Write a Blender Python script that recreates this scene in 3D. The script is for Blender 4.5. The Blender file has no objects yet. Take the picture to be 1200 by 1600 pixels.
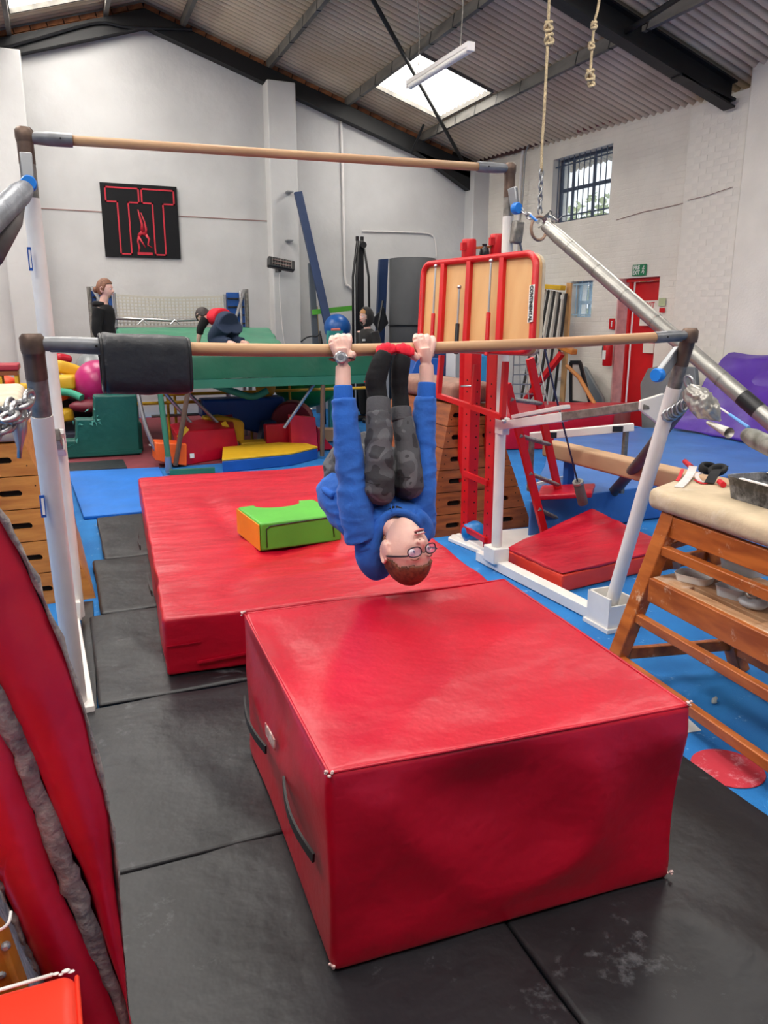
import bpy, bmesh, math, random
from math import sin, cos, pi, radians, atan, atan2, sqrt
from mathutils import Vector, Matrix, noise
random.seed(7)
C = bpy.context.scene.collection
scene = bpy.context.scene

# ------------------------------------------------------------------ camera
FPX = 1202.0
PITCH = atan(297 / FPX)
YAW = radians(22.5)
EYE = Vector((0, 0, 1.5))
cam_d = bpy.data.cameras.new('camera')
cam_d.sensor_fit = 'VERTICAL'; cam_d.sensor_height = 36.0; cam_d.lens = FPX / 1600 * 36.0
cam_d.clip_start = 0.05; cam_d.clip_end = 200
cam = bpy.data.objects.new('camera', cam_d); C.objects.link(cam)
cam.location = EYE; cam.rotation_euler = (pi / 2 - PITCH, 0, -YAW)
scene.camera = cam

# ------------------------------------------------------------------ world, exposure
world = bpy.data.worlds.new('world'); scene.world = world; world.use_nodes = True
wn = world.node_tree; bg = wn.nodes['Background']
bg.inputs[0].default_value = (0.88, 0.94, 1.0, 1); bg.inputs[1].default_value = 1.6   # bright overcast sky
vs = scene.view_settings
vs.view_transform = 'Standard'; vs.look = 'None'; vs.gamma = 1.0; vs.use_curve_mapping = False
vs.exposure = 0.22
SKYLIGHT = 9.0            # radiance of a daylit translucent roof sheet
cy = scene.cycles
cy.use_denoising = True; cy.max_bounces = 8; cy.diffuse_bounces = 5; cy.glossy_bounces = 4
cy.transmission_bounces = 6; cy.transparent_max_bounces = 8; cy.caustics_reflective = False; cy.caustics_refractive = False
cy.sample_clamp_indirect = 6.0

# ------------------------------------------------------------------ helpers
_F = Vector((sin(YAW) * cos(PITCH), cos(YAW) * cos(PITCH), -sin(PITCH)))
_R = Vector((cos(YAW), -sin(YAW), 0)); _U = _R.cross(_F)
def ray(x, y): return _F + _R * ((x - 600) / FPX) + _U * ((800 - y) / FPX)
def W(x, y, t): return EYE + ray(x, y) * t            # surveyed point at a distance along the view axis
def GZ(x, y, z=0.0):
    r = ray(x, y); return EYE + r * ((z - EYE.z) / r.z)
def GY(x, y, Y):
    r = ray(x, y); return EYE + r * (Y / r.y)
def GX(x, y, X):
    r = ray(x, y); return EYE + r * (X / r.x)
def V(*a): return Vector(a[0]) if len(a) == 1 else Vector(a)

def lin(c):
    out = []
    for v in c[:3]:
        v = v / 255.0
        out.append(v / 12.92 if v <= 0.04045 else ((v + 0.055) / 1.055) ** 2.4)
    return (*out, 1.0)

_mats = {}
def M(name, col=(200, 200, 200), rough=0.5, metal=0.0, var=0.0, vs_=4.0, col2=None, bump=0.0, bs=30.0, coat=0.0,
      stretch=None, dust=None, emit=0.0, alpha=1.0, trans=0.0, spec=0.5, detail=4.0, sheen=0.0):
    if name in _mats: return _mats[name]
    m = bpy.data.materials.new(name); m.use_nodes = True; _mats[name] = m
    nt = m.node_tree; N = nt.nodes; L = nt.links; b = N['Principled BSDF']
    b.inputs['Base Color'].default_value = lin(col); b.inputs['Roughness'].default_value = rough
    b.inputs['Metallic'].default_value = metal; b.inputs['Specular IOR Level'].default_value = spec
    b.inputs['Coat Weight'].default_value = coat; b.inputs['Coat Roughness'].default_value = 0.15
    if sheen: b.inputs['Sheen Weight'].default_value = sheen
    if alpha < 1: b.inputs['Alpha'].default_value = alpha
    if trans: b.inputs['Transmission Weight'].default_value = trans
    if emit:
        b.inputs['Emission Color'].default_value = lin(col); b.inputs['Emission Strength'].default_value = emit
    tc = N.new('ShaderNodeTexCoord'); mp = N.new('ShaderNodeMapping'); L.new(tc.outputs['Object'], mp.inputs[0])
    if stretch: mp.inputs['Scale'].default_value = stretch
    cs = None
    if var or col2:
        n = N.new('ShaderNodeTexNoise'); n.inputs['Scale'].default_value = vs_; n.inputs['Detail'].default_value = detail
        L.new(mp.outputs[0], n.inputs[0])
        r = N.new('ShaderNodeValToRGB'); L.new(n.outputs[0], r.inputs[0])
        c2 = col2 or tuple(max(0, c * (1 - var)) for c in col)
        r.color_ramp.elements[0].position = 0.32; r.color_ramp.elements[0].color = lin(c2)
        r.color_ramp.elements[1].position = 0.66; r.color_ramp.elements[1].color = lin(col)
        cs = r.outputs[0]
    if dust:
        dc, amt, ds = dust
        n = N.new('ShaderNodeTexNoise'); n.inputs['Scale'].default_value = ds; n.inputs['Detail'].default_value = 12
        n.inputs['Roughness'].default_value = 0.7; L.new(tc.outputs['Object'], n.inputs[0])
        n2 = N.new('ShaderNodeTexNoise'); n2.inputs['Scale'].default_value = ds * 0.18; L.new(tc.outputs['Object'], n2.inputs[0])
        mu = N.new('ShaderNodeMath'); mu.operation = 'MULTIPLY'; L.new(n.outputs[0], mu.inputs[0]); L.new(n2.outputs[0], mu.inputs[1])
        r = N.new('ShaderNodeMapRange'); L.new(mu.outputs[0], r.inputs[0])
        r.inputs[1].default_value = 0.36 - 0.14 * amt; r.inputs[2].default_value = 0.46; r.inputs[3].default_value = 0; r.inputs[4].default_value = 0.75
        mx = N.new('ShaderNodeMix'); mx.data_type = 'RGBA'; L.new(r.outputs[0], mx.inputs[0])
        if cs: L.new(cs, mx.inputs[6])
        else: mx.inputs[6].default_value = lin(col)
        mx.inputs[7].default_value = lin(dc); cs = mx.outputs[2]
    if cs: L.new(cs, b.inputs['Base Color'])
    if bump:
        n = N.new('ShaderNodeTexNoise'); n.inputs['Scale'].default_value = bs; n.inputs['Detail'].default_value = 5
        L.new(mp.outputs[0], n.inputs[0])
        bp = N.new('ShaderNodeBump'); bp.inputs['Strength'].default_value = 1.0; bp.inputs['Distance'].default_value = bump
        L.new(n.outputs[0], bp.inputs['Height']); L.new(bp.outputs[0], b.inputs['Normal'])
    return m

OFF = {}
def off(o): return OFF.get(o.name, Vector((0, 0, 0))) if o else Vector((0, 0, 0))
def tag(o, label=None, cat=None, group=None, kind=None):
    if label: o['label'] = label
    if cat: o['category'] = cat
    if group: o['group'] = group
    if kind: o['kind'] = kind
    return o
def thing(name, label, cat, loc, group=None):
    o = bpy.data.objects.new(name, None); C.objects.link(o); o.empty_display_size = 0.1
    o.location = V(loc); OFF[o.name] = V(loc)
    return tag(o, label, cat, group)

def basis(d, up=(0, 0, 1)):
    d = V(d).normalized(); u = V(up)
    if abs(d.dot(u)) > 0.98: u = V(1, 0, 0)
    a = u.cross(d).normalized(); b = d.cross(a).normalized()
    return a, b
def catmull(pts, n=6):
    pts = [V(p) for p in pts]; out = []
    for i in range(len(pts) - 1):
        p0 = pts[max(i - 1, 0)]; p1 = pts[i]; p2 = pts[i + 1]; p3 = pts[min(i + 2, len(pts) - 1)]
        for k in range(n):
            t = k / n
            out.append(0.5 * ((2 * p1) + (p2 - p0) * t + (2 * p0 - 5 * p1 + 4 * p2 - p3) * t * t + (3 * p1 - p0 - 3 * p2 + p3) * t ** 3))
    out.append(pts[-1]); return out
def interp(vals, n=6):
    return [v.x for v in catmull([(a, 0, 0) for a in vals], n)]

class MB:
    def __init__(s): s.v = []; s.f = []; s.mi = []; s.m = 0
    def add(s, vs, fs):
        o = len(s.v); s.v += [V(p) for p in vs]
        for f in fs: s.f.append(tuple(i + o for i in f)); s.mi.append(s.m)
        return s
    def box(s, c, d, rot=None):
        c = V(c); x, y, z = d[0] / 2, d[1] / 2, d[2] / 2
        ps = [V(i * x, j * y, k * z) for k in (-1, 1) for j in (-1, 1) for i in (-1, 1)]
        if rot is not None: ps = [rot @ p for p in ps]
        return s.add([c + p for p in ps], [(0, 2, 3, 1), (4, 5, 7, 6), (0, 1, 5, 4), (2, 6, 7, 3), (0, 4, 6, 2), (1, 3, 7, 5)])
    def lohi(s, a, b): return s.box([(p + q) / 2 for p, q in zip(a, b)], [abs(q - p) for p, q in zip(a, b)])
    def bar(s, a, b, w, h, up=(0, 0, 1)):
        a = V(a); b = V(b); e1, e2 = basis(b - a, up); ps = []
        for p in (a, b):
            for i, j in ((-1, -1), (1, -1), (1, 1), (-1, 1)): ps.append(p + e1 * i * w / 2 + e2 * j * h / 2)
        return s.add(ps, [(0, 3, 2, 1), (4, 5, 6, 7), (0, 1, 5, 4), (1, 2, 6, 5), (2, 3, 7, 6), (3, 0, 4, 7)])
    def hexa(s, b, t):   # bottom quad, top quad (same winding, seen from above counterclockwise)
        return s.add(list(b) + list(t), [(3, 2, 1, 0), (4, 5, 6, 7), (0, 1, 5, 4), (1, 2, 6, 5), (2, 3, 7, 6), (3, 0, 4, 7)])
    def prism(s, poly, d):
        poly = [V(p) for p in poly]; d = V(d); n = len(poly)
        return s.add(poly + [p + d for p in poly], [tuple(range(n))[::-1], tuple(range(n, 2 * n))] + [(i, (i + 1) % n, n + (i + 1) % n, n + i) for i in range(n)])
    def tube(s, pts, r, seg=12, caps=True, closed=False, sq=None, up=None):
        pts = [V(p) for p in pts]; n = len(pts); rr = r if isinstance(r, (list, tuple)) else [r] * n
        vs = []; a = None
        for i, p in enumerate(pts):
            if closed: d = pts[(i + 1) % n] - pts[i - 1]
            else: d = pts[min(i + 1, n - 1)] - pts[max(i - 1, 0)]
            d.normalize()
            if a is None:
                a, b = basis(d, up or (0, 0, 1))
            else:
                a = (a - d * a.dot(d)).normalized(); b = d.cross(a)
            q = sq[i] if isinstance(sq, (list, tuple)) else (sq or 1.0)
            for k in range(seg):
                t = 2 * pi * k / seg; vs.append(p + a * cos(t) * rr[i] + b * sin(t) * rr[i] * q)
        fs = []
        for i in range(n if closed else n - 1):
            j = (i + 1) % n
            for k in range(seg):
                k2 = (k + 1) % seg; fs.append((i * seg + k, i * seg + k2, j * seg + k2, j * seg + k))
        if caps and not closed: fs += [tuple(range(seg))[::-1], tuple((n - 1) * seg + k for k in range(seg))]
        return s.add(vs, fs)
    def cyl(s, a, b, r, seg=16, r2=None): return s.tube([a, b], [r, r if r2 is None else r2], seg)
    def lathe(s, c, prof, axis=(0, 0, 1), seg=24):
        c = V(c); d = V(axis).normalized(); a, b = basis(d); vs = []; n = len(prof)
        for r, h in prof:
            for k in range(seg):
                t = 2 * pi * k / seg; vs.append(c + d * h + (a * cos(t) + b * sin(t)) * max(r, 1e-4))
        fs = [(i * seg + k, i * seg + (k + 1) % seg, (i + 1) * seg + (k + 1) % seg, (i + 1) * seg + k) for i in range(n - 1) for k in range(seg)]
        fs += [tuple(range(seg))[::-1], tuple((n - 1) * seg + k for k in range(seg))]
        return s.add(vs, fs)
    def ball(s, c, r, sc=(1, 1, 1), seg=24, rings=14, rot=None):
        c = V(c); vs = []; fs = []
        for i in range(rings + 1):
            th = pi * i / rings
            for k in range(seg):
                ph = 2 * pi * k / seg; p = V(sin(th) * cos(ph) * sc[0], sin(th) * sin(ph) * sc[1], cos(th) * sc[2]) * r
                if rot is not None: p = rot @ p
                vs.append(c + p)
        for i in range(rings):
            for k in range(seg):
                k2 = (k + 1) % seg; fs.append((i * seg + k, (i + 1) * seg + k, (i + 1) * seg + k2, i * seg + k2))
        return s.add(vs, fs)
    def grid(s, fn, nu, nv, closed_u=False):
        vs = [fn(i / nu, j / nv) for j in range(nv + 1) for i in range(nu + (0 if closed_u else 1))]
        w = nu if closed_u else nu + 1
        fs = [(j * w + i, j * w + (i + 1) % w, (j + 1) * w + (i + 1) % w, (j + 1) * w + i) for j in range(nv) for i in range(nu)]
        return s.add(vs, fs)
    def build(s, name, mat, parent=None, smooth=False, bevel=0.0, seg=2, merge=False, label=None, cat=None, group=None, kind=None, solid=0, disp=None, sub=0):
        o_ = off(parent)
        me = bpy.data.meshes.new(name); me.from_pydata([tuple(p - o_) for p in s.v], [], s.f)
        mats = mat if isinstance(mat, (list, tuple)) else [mat]
        for m in mats: me.materials.append(m)
        if len(mats) > 1: me.polygons.foreach_set('material_index', s.mi)
        bm = bmesh.new(); bm.from_mesh(me)
        if merge: bmesh.ops.remove_doubles(bm, verts=bm.verts, dist=1e-4)
        bmesh.ops.recalc_face_normals(bm, faces=bm.faces)
        if disp:
            bm.normal_update()
            for v in bm.verts: v.co += v.normal * disp(v.co + o_)
        bm.to_mesh(me); bm.free()
        if smooth or bevel: me.polygons.foreach_set('use_smooth', [True] * len(me.polygons))
        o = bpy.data.objects.new(name, me); C.objects.link(o)
        if parent: o.parent = parent; OFF[o.name] = o_
        if bevel:
            b = o.modifiers.new('bevel', 'BEVEL'); b.width = bevel; b.segments = seg; b.limit_method = 'ANGLE'; b.angle_limit = radians(35); b.harden_normals = False
        if sub:
            b = o.modifiers.new('subdivision', 'SUBSURF'); b.levels = sub; b.render_levels = sub
        if solid:
            b = o.modifiers.new('solid', 'SOLIDIFY'); b.thickness = solid; b.offset = 0
        if smooth == 'auto' or bevel:
            try: me.set_sharp_from_angle(angle=radians(40))
            except Exception: pass
        return tag(o, label, cat, group, kind)

def fold(p, s=1.0, ax=(1, 1, 1), seed=0.0):
    q = V(p.x * ax[0] + seed, p.y * ax[1] + seed * 1.7, p.z * ax[2]) * s
    return 1 - 2 * abs(noise.noise(q))        # sharp crests like vinyl folds
def soft(corners, h=None, r=0.02, n=24, disp=None, dims=None, bulge=0.0):
    """A cushion: 4 floor corners (+height) or 8 corners; rounded edges; optional wrinkle function on world points."""
    c = [V(p) for p in corners]
    if len(c) == 4: c = c + [p + V(0, 0, h) for p in c]
    Lx = ((c[1] - c[0]).length + (c[6] - c[7]).length) / 2; Ly = ((c[3] - c[0]).length + (c[6] - c[5]).length) / 2; Lz = ((c[4] - c[0]).length + (c[6] - c[2]).length) / 2
    L = (Lx, Ly, Lz)
    def tri(u, v, w):
        b = c[0] * (1 - u) * (1 - v) + c[1] * u * (1 - v) + c[2] * u * v + c[3] * (1 - u) * v
        t = c[4] * (1 - u) * (1 - v) + c[5] * u * (1 - v) + c[6] * u * v + c[7] * (1 - u) * v
        return b * (1 - w) + t * w
    mx = max(L); ks = []
    for l in L:
        k = max(3, int(n * l / mx)); e = min(r / l, 0.3)
        a = [0, e * 0.15, e * 0.4, e * 0.7] + [e + (1 - 2 * e) * i / k for i in range(k + 1)] + [1 - e * 0.7, 1 - e * 0.4, 1 - e * 0.15, 1]
        ks.append(a)
    mb = MB(); vid = {}; vs = []; fs = []
    def vert(i, j, k):
        key = (i, j, k)
        if key in vid: return vid[key]
        p = [ks[0][i] * L[0], ks[1][j] * L[1], ks[2][k] * L[2]]
        q = [min(max(p[a], r), L[a] - r) if L[a] > 2 * r else L[a] / 2 for a in range(3)]
        d = V(p) - V(q)
        if d.length > 1e-9:
            rad = r
            m_ = max(abs(x) for x in d)
            d2 = d.normalized() * m_
            p = V(q) + d2
        if bulge:
            u, v, w = p[0] / L[0], p[1] / L[1], p[2] / L[2]
            fu = 4 * u * (1 - u); fv = 4 * v * (1 - v); fw = 4 * w * (1 - w)
            fu, fv, fw = (max(x, 0) ** 0.5 for x in (fu, fv, fw))
            p = V(p) + V((u - .5) * 2 * fv * fw, (v - .5) * 2 * fu * fw, (w - .5) * 2 * fu * fv if w > .5 else 0) * bulge
        vid[key] = len(vs); vs.append(tri(p[0] / L[0], p[1] / L[1], p[2] / L[2])); return vid[key]
    nx, ny, nz = (len(k) - 1 for k in ks)
    for i in range(nx):
        for j in range(ny):
            fs.append((vert(i, j, 0), vert(i, j + 1, 0), vert(i + 1, j + 1, 0), vert(i + 1, j, 0)))
            fs.append((vert(i, j, nz), vert(i + 1, j, nz), vert(i + 1, j + 1, nz), vert(i, j + 1, nz)))
    for i in range(nx):
        for k in range(nz):
            fs.append((vert(i, 0, k), vert(i + 1, 0, k), vert(i + 1, 0, k + 1), vert(i, 0, k + 1)))
            fs.append((vert(i, ny, k), vert(i, ny, k + 1), vert(i + 1, ny, k + 1), vert(i + 1, ny, k)))
    for j in range(ny):
        for k in range(nz):
            fs.append((vert(0, j, k), vert(0, j, k + 1), vert(0, j + 1, k + 1), vert(0, j + 1, k)))
            fs.append((vert(nx, j, k), vert(nx, j + 1, k), vert(nx, j + 1, k + 1), vert(nx, j, k + 1)))
    mb.add(vs, fs); return mb

def text(body, size, mat, name, parent, loc, rot, extrude=0.001, align='CENTER', sx=1.0, bold=0.0, spacing=1.0):
    cu = bpy.data.curves.new(name, 'FONT'); cu.body = body; cu.size = size; cu.extrude = extrude; cu.offset = bold
    cu.align_x = align; cu.align_y = 'CENTER'; cu.space_character = spacing; cu.resolution_u = 3
    tmp = bpy.data.objects.new(name + '_tmp', cu); C.objects.link(tmp)
    dg = bpy.context.evaluated_depsgraph_get(); me = bpy.data.meshes.new_from_object(tmp.evaluated_get(dg))
    bpy.data.objects.remove(tmp); bpy.data.curves.remove(cu)
    mtx = Matrix.Translation(V(loc) - off(parent)) @ rot.to_4x4() @ Matrix.Diagonal((sx, 1, 1, 1))
    me.transform(mtx); me.materials.clear(); me.materials.append(mat)
    o = bpy.data.objects.new(name, me); C.objects.link(o)
    if parent: o.parent = parent
    return o
def rot_axes(x, y):   # matrix whose local x,y run along the given world directions
    x = V(x).normalized(); z = x.cross(V(y)).normalized(); y = z.cross(x)
    return Matrix((x, y, z)).transposed()
# ------------------------------------------------------------------ materials of the building
m_wall = M('painted_plaster', (203, 203, 203), 0.75, var=0.06, vs_=1.3, bump=0.006, bs=9)
m_brickw = M('painted_brick', (230, 224, 214), 0.7, var=0.05, vs_=2.0, bump=0.004, bs=40)
m_brick = M('old_brick', (176, 112, 72), 0.9, col2=(110, 74, 54), vs_=9, bump=0.004, bs=60)
m_mortar = M('sooty_mortar', (48, 38, 32), 0.95, var=0.4, vs_=12)
m_black = M('black_painted_steel', (13, 14, 18), 0.55, var=0.25, vs_=3, bump=0.002, bs=20)
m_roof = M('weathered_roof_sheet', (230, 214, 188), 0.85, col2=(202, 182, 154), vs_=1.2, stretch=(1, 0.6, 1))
def groove_shade(m, pitch):  # corrugation shading put into the colour: darker in each groove
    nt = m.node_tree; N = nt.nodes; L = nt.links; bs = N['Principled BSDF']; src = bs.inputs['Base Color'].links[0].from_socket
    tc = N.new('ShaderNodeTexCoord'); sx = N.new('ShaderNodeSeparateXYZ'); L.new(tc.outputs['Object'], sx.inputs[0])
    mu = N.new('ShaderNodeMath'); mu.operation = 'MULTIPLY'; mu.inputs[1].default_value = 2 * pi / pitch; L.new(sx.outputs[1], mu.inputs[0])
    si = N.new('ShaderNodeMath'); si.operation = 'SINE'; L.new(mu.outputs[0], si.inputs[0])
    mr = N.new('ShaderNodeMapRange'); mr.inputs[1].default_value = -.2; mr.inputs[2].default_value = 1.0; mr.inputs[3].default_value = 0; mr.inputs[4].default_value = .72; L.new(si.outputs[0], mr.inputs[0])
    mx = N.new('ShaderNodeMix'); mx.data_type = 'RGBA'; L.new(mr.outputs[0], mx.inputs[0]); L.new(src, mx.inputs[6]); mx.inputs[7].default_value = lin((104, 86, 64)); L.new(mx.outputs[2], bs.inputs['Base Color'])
groove_shade(m_roof, .13)
m_purlin = M('grey_purlin', (118, 114, 108), 0.7, col2=(80, 78, 74), vs_=6, stretch=(1, .3, 1))
m_white = M('white_paint', (232, 228, 226), 0.35, var=0.03, vs_=5)
m_sky = M('skylight_sheet', (255, 250, 242), 0.6, emit=SKYLIGHT)
m_carpet = M('blue_carpet', (26, 120, 192), 0.85, col2=(18, 104, 176), vs_=3, bump=0.003, bs=250, dust=((150, 190, 225), 0.12, 60))
m_redfloor = M('maroon_carpet', (128, 52, 62), 0.85, col2=(112, 42, 52), vs_=4, bump=0.003, bs=200)

RIDGE_X, RIDGE_Z, SL = 1.60, 6.05, 0.315
EAVE_R, EAVE_L = 7.75, -4.1
YB, YF = 13.06, -4.6
def zr(x): return RIDGE_Z - SL * abs(x - RIDGE_X)
def xw(y): return 8.219 - 0.072 * y                    # the right wall runs slightly askew

# floor
mb = MB(); mb.lohi((-4.4, YF, -0.12), (8.9, YB + .3, 0)); floor = mb.build('floor', m_carpet, kind='structure')
# maroon carpet laid at the far left of the hall
mb = MB(); mb.add([(-4.0, 8.35, 0), (2.3, 8.33, 0), (2.6, 12.9, 0), (-4.0, 12.9, 0)], [(0, 1, 2, 3)])
mb2 = MB(); mb2.prism([(-4.0, 8.35, 0.0), (2.3, 8.33, 0.0), (2.7, 12.9, 0.0), (-4.0, 12.9, 0.0)], (0, 0, 0.008))
mb2.build('floor_carpet', m_redfloor, floor)

# back gable wall
wb = MB()
wb.prism([(EAVE_L - .2, YB, 0), (7.45, YB, 0), (7.45, YB, zr(7.45) - .02), (RIDGE_X, YB, RIDGE_Z - .02), (EAVE_L - .2, YB, zr(EAVE_L) - .02)], (0, 0.3, 0))
wall_back = wb.build('wall_back', m_wall, kind='structure')
for x0, x1 in ((3.34, 3.80), (-0.58, -0.11)):
    MB().lohi((x0, YB - .28, 0), (x1, YB + .02, 5.13)).build('pilaster', m_wall, wall_back, bevel=0.02)
MB().lohi((6.98, YB - .3, 0), (7.4, YB + .02, 4.18)).build('pilaster', m_wall, wall_back, bevel=0.02)
# mortar joint scored across the wall, pipes
p0 = GY(63, 338, YB - .005); p1 = GY(415, 357, YB - .005)
m_crack = M('dirty_joint', (150, 120, 115), .9)
MB().bar((-0.1, YB - .002, 3.12), (3.34, YB - .002, 3.10), .012, .014).build('wall_joint', m_crack, wall_back)
MB().tube(catmull([GY(533, 190, YB - .03), GY(536, 300, YB - .03), GY(539, 430, YB - .03), GY(545, 447, YB - .03), GY(552, 452, YB - .03)], 5), .022, 10).build('conduit_pipe', m_white, wall_back, smooth=True)
MB().tube(catmull([GY(566, 361, YB - .02), GY(640, 363, YB - .02), GY(672, 366, YB - .02), GY(680, 378, YB - .02), GY(682, 404, YB - .02)], 5), .012, 8).build('thin_pipe', m_white, wall_back, smooth=True)
for (x, y) in ((452, 300), (452, 376)):
    MB().box(GY(x, y, YB - .36), (.1, .14, .02)).build('steel_bracket', M('galvanised', (150, 152, 155), .4, .7), wall_back)
# exposed courses of brick above the rafter: every brick its own
bmesh_proto = MB().box((0, 0, 0), (.215, .05, .062)).build('brick', m_brick, None)
bmesh_proto.modifiers.new('bevel', 'BEVEL').width = .006
proto_me = bmesh_proto.data; bpy.data.objects.remove(bmesh_proto)
MB().prism([(RIDGE_X, YB - .012, RIDGE_Z - .03), (7.2, YB - .012, zr(7.2) - .03), (7.2, YB - .012, zr(7.2) - .32), (RIDGE_X, YB - .012, RIDGE_Z - .32),
            (-2.5, YB - .012, zr(-2.5) - .32), (-2.5, YB - .012, zr(-2.5) - .03)], (0, .011, 0)).build('mortar_band', m_mortar, wall_back)
for sgn in (1, -1):
    n = 23 if sgn > 0 else 10; al = -atan(SL) * sgn
    for row in range(3):
        for k in range(n):
            s_ = .12 + (k + .5 * (row % 2)) * .232; x = RIDGE_X + sgn * s_ * cos(al); z = RIDGE_Z - s_ * sin(abs(al)) - .075 - row * .072
            if x > 7.1: continue
            o = bpy.data.objects.new('brick', proto_me); C.objects.link(o); o.parent = wall_back
            o.location = (x, YB - .02 - random.random() * .014, z); o.rotation_euler = (random.uniform(-.02, .02), -al * sgn * sgn if False else (atan(SL) * sgn), random.uniform(-.03, .03))

# left and front walls (out of view, they close the room)
MB().lohi((EAVE_L - .3, YF, 0), (EAVE_L, YB, zr(EAVE_L))).build('wall_left', m_wall, kind='structure')
wf = MB(); wf.prism([(EAVE_L - .3, YF, 0), (8.9, YF, 0), (8.9, YF, zr(8.9)), (RIDGE_X, YF, RIDGE_Z), (EAVE_L - .3, YF, zr(EAVE_L))], (0, -.3, 0)); wf.build('wall_front', m_wall, kind='structure')

# right wall with openings, in (y, z)
TW = 0.32
WIN = (9.68, 11.0, 3.01, 3.96); SW = (9.92, 10.42, 1.55, 2.13); DR = (8.60, 9.32, 0.0, 2.10)
ys = sorted({YF, DR[0], DR[1], WIN[0], WIN[1], SW[0], SW[1], YB + .2}); zs = sorted({0.0, DR[3], WIN[2], WIN[3], SW[2], SW[3], 4.45})
wr = MB()
def inside(y, z):
    return any(a < y < b and c < z < d for a, b, c, d in (WIN, SW, DR))
for i in range(len(ys) - 1):
    for j in range(len(zs) - 1):
        y0, y1, z0, z1 = ys[i], ys[i + 1], zs[j], zs[j + 1]
        if inside((y0 + y1) / 2, (z0 + z1) / 2): continue
        wr.hexa([(xw(y0), y0, z0), (xw(y0) + TW, y0, z0), (xw(y1) + TW, y1, z0), (xw(y1), y1, z0)],
                [(xw(y0), y0, z1), (xw(y0) + TW, y0, z1), (xw(y1) + TW, y1, z1), (xw(y1), y1, z1)])
wall_right = wr.build('wall_right', m_brickw, kind='structure')
# painted brick relief: one joined part, courses laid in stretcher bond
br = MB(); 
for j in range(58):
    z0 = .004 + j * .075; z1 = z0 + .066
    y = 5.2 + (j % 2) * .1125
    while y < 13.0:
        y0, y1 = y, y + .216; y += .225
        if inside((y0 + y1) / 2, (z0 + z1) / 2) or inside(y0 + .01, z0 + .03) or inside(y1 - .01, z0 + .03) or z1 > 4.4: continue
        d = .001 + random.random() * .002; e = .003
        a = [(xw(y0) + .001, y0, z0), (xw(y1) + .001, y1, z0), (xw(y1) + .001, y1, z1), (xw(y0) + .001, y0, z1)]
        b = [(xw(y0) - d, y0 + e, z0 + e), (xw(y1) - d, y1 - e, z0 + e), (xw(y1) - d, y1 - e, z1 - e), (xw(y0) - d, y0 + e, z1 - e)]
        br.add(a + b, [(4, 5, 6, 7), (0, 1, 5, 4), (1, 2, 6, 5), (2, 3, 7, 6), (3, 0, 4, 7)])
br.build('brickwork', m_brickw, wall_right, kind='stuff')
# piers on the right wall; bricks of the broad pier are single parts
MB().lohi((7.42, 7.18, 0), (8.0, 8.1, 4.05)).build('pier', m_brickw, wall_right, bevel=.01)
MB().lohi((7.36, 6.3, 0), (8.1, 7.16, 4.42)).build('pier', m_brickw, wall_right, bevel=.03)
bp_ = MB().box((0, 0, 0), (.012, .214, .065)).build('brick', m_brickw, None); pass
bpm = bp_.data; bpy.data.objects.remove(bp_)
cnt = 0
for j in range(53):
    z = .04 + j * .075
    y = 7.19 + .107 - (j % 2) * .1125
    while y < 8.1 and cnt < 215:
        if y - .107 > 7.17 and y + .107 < 8.11 and z > .9:
            o = bpy.data.objects.new('brick', bpm); C.objects.link(o); o.parent = wall_right
            o.location = (7.424 - random.random() * .002, y, z); cnt += 1
        y += .225
# long crack / joint line on the right wall
q = [(xw(y) - .009, y, 2.97 + k) for y, k in ((8.2, .02), (8.6, .0), (9.0, -.01), (9.5, -.06))]
MB().tube(q, .005, 5).build('wall_crack', m_crack, wall_right)
MB().tube([(7.405, 7.3, 3.02), (7.405, 7.7, 2.98), (7.405, 8.0, 2.97)], .004, 5).build('wall_crack', m_crack, wall_right)
# pipes on the eaves
MB().tube([(xw(y) - .06, y, 4.28 + .03 * sin(y * 2)) for y in (13, 12, 11, 10.2)], .04, 10).build('eaves_pipe', M('dark_red_pipe', (70, 28, 28), .6), wall_right, smooth=True)
MB().tube([(xw(y) - .08, y, 4.26) for y in (10.4, 9.4, 8.1)], .045, 10).build('eaves_pipe', M('pink_pipe', (150, 84, 80), .6, col2=(66, 36, 34), vs_=2), wall_right, smooth=True)
MB().tube(catmull([GX(822, 226, 7.32), GX(816, 240, 7.32), GX(813, 290, 7.32), GX(808, 380, 7.32), GX(806, 430, 7.32)], 4), .024, 8).build('conduit_pipe', m_white, wall_right, smooth=True)
MB().tube(catmull([GX(826, 226, 7.28), GX(821, 242, 7.28), GX(818, 290, 7.28), GX(815, 330, 7.28)], 4), .012, 8).build('conduit_pipe', M('galvanised', (150, 152, 155), .4, .7), wall_right, smooth=True)

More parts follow.
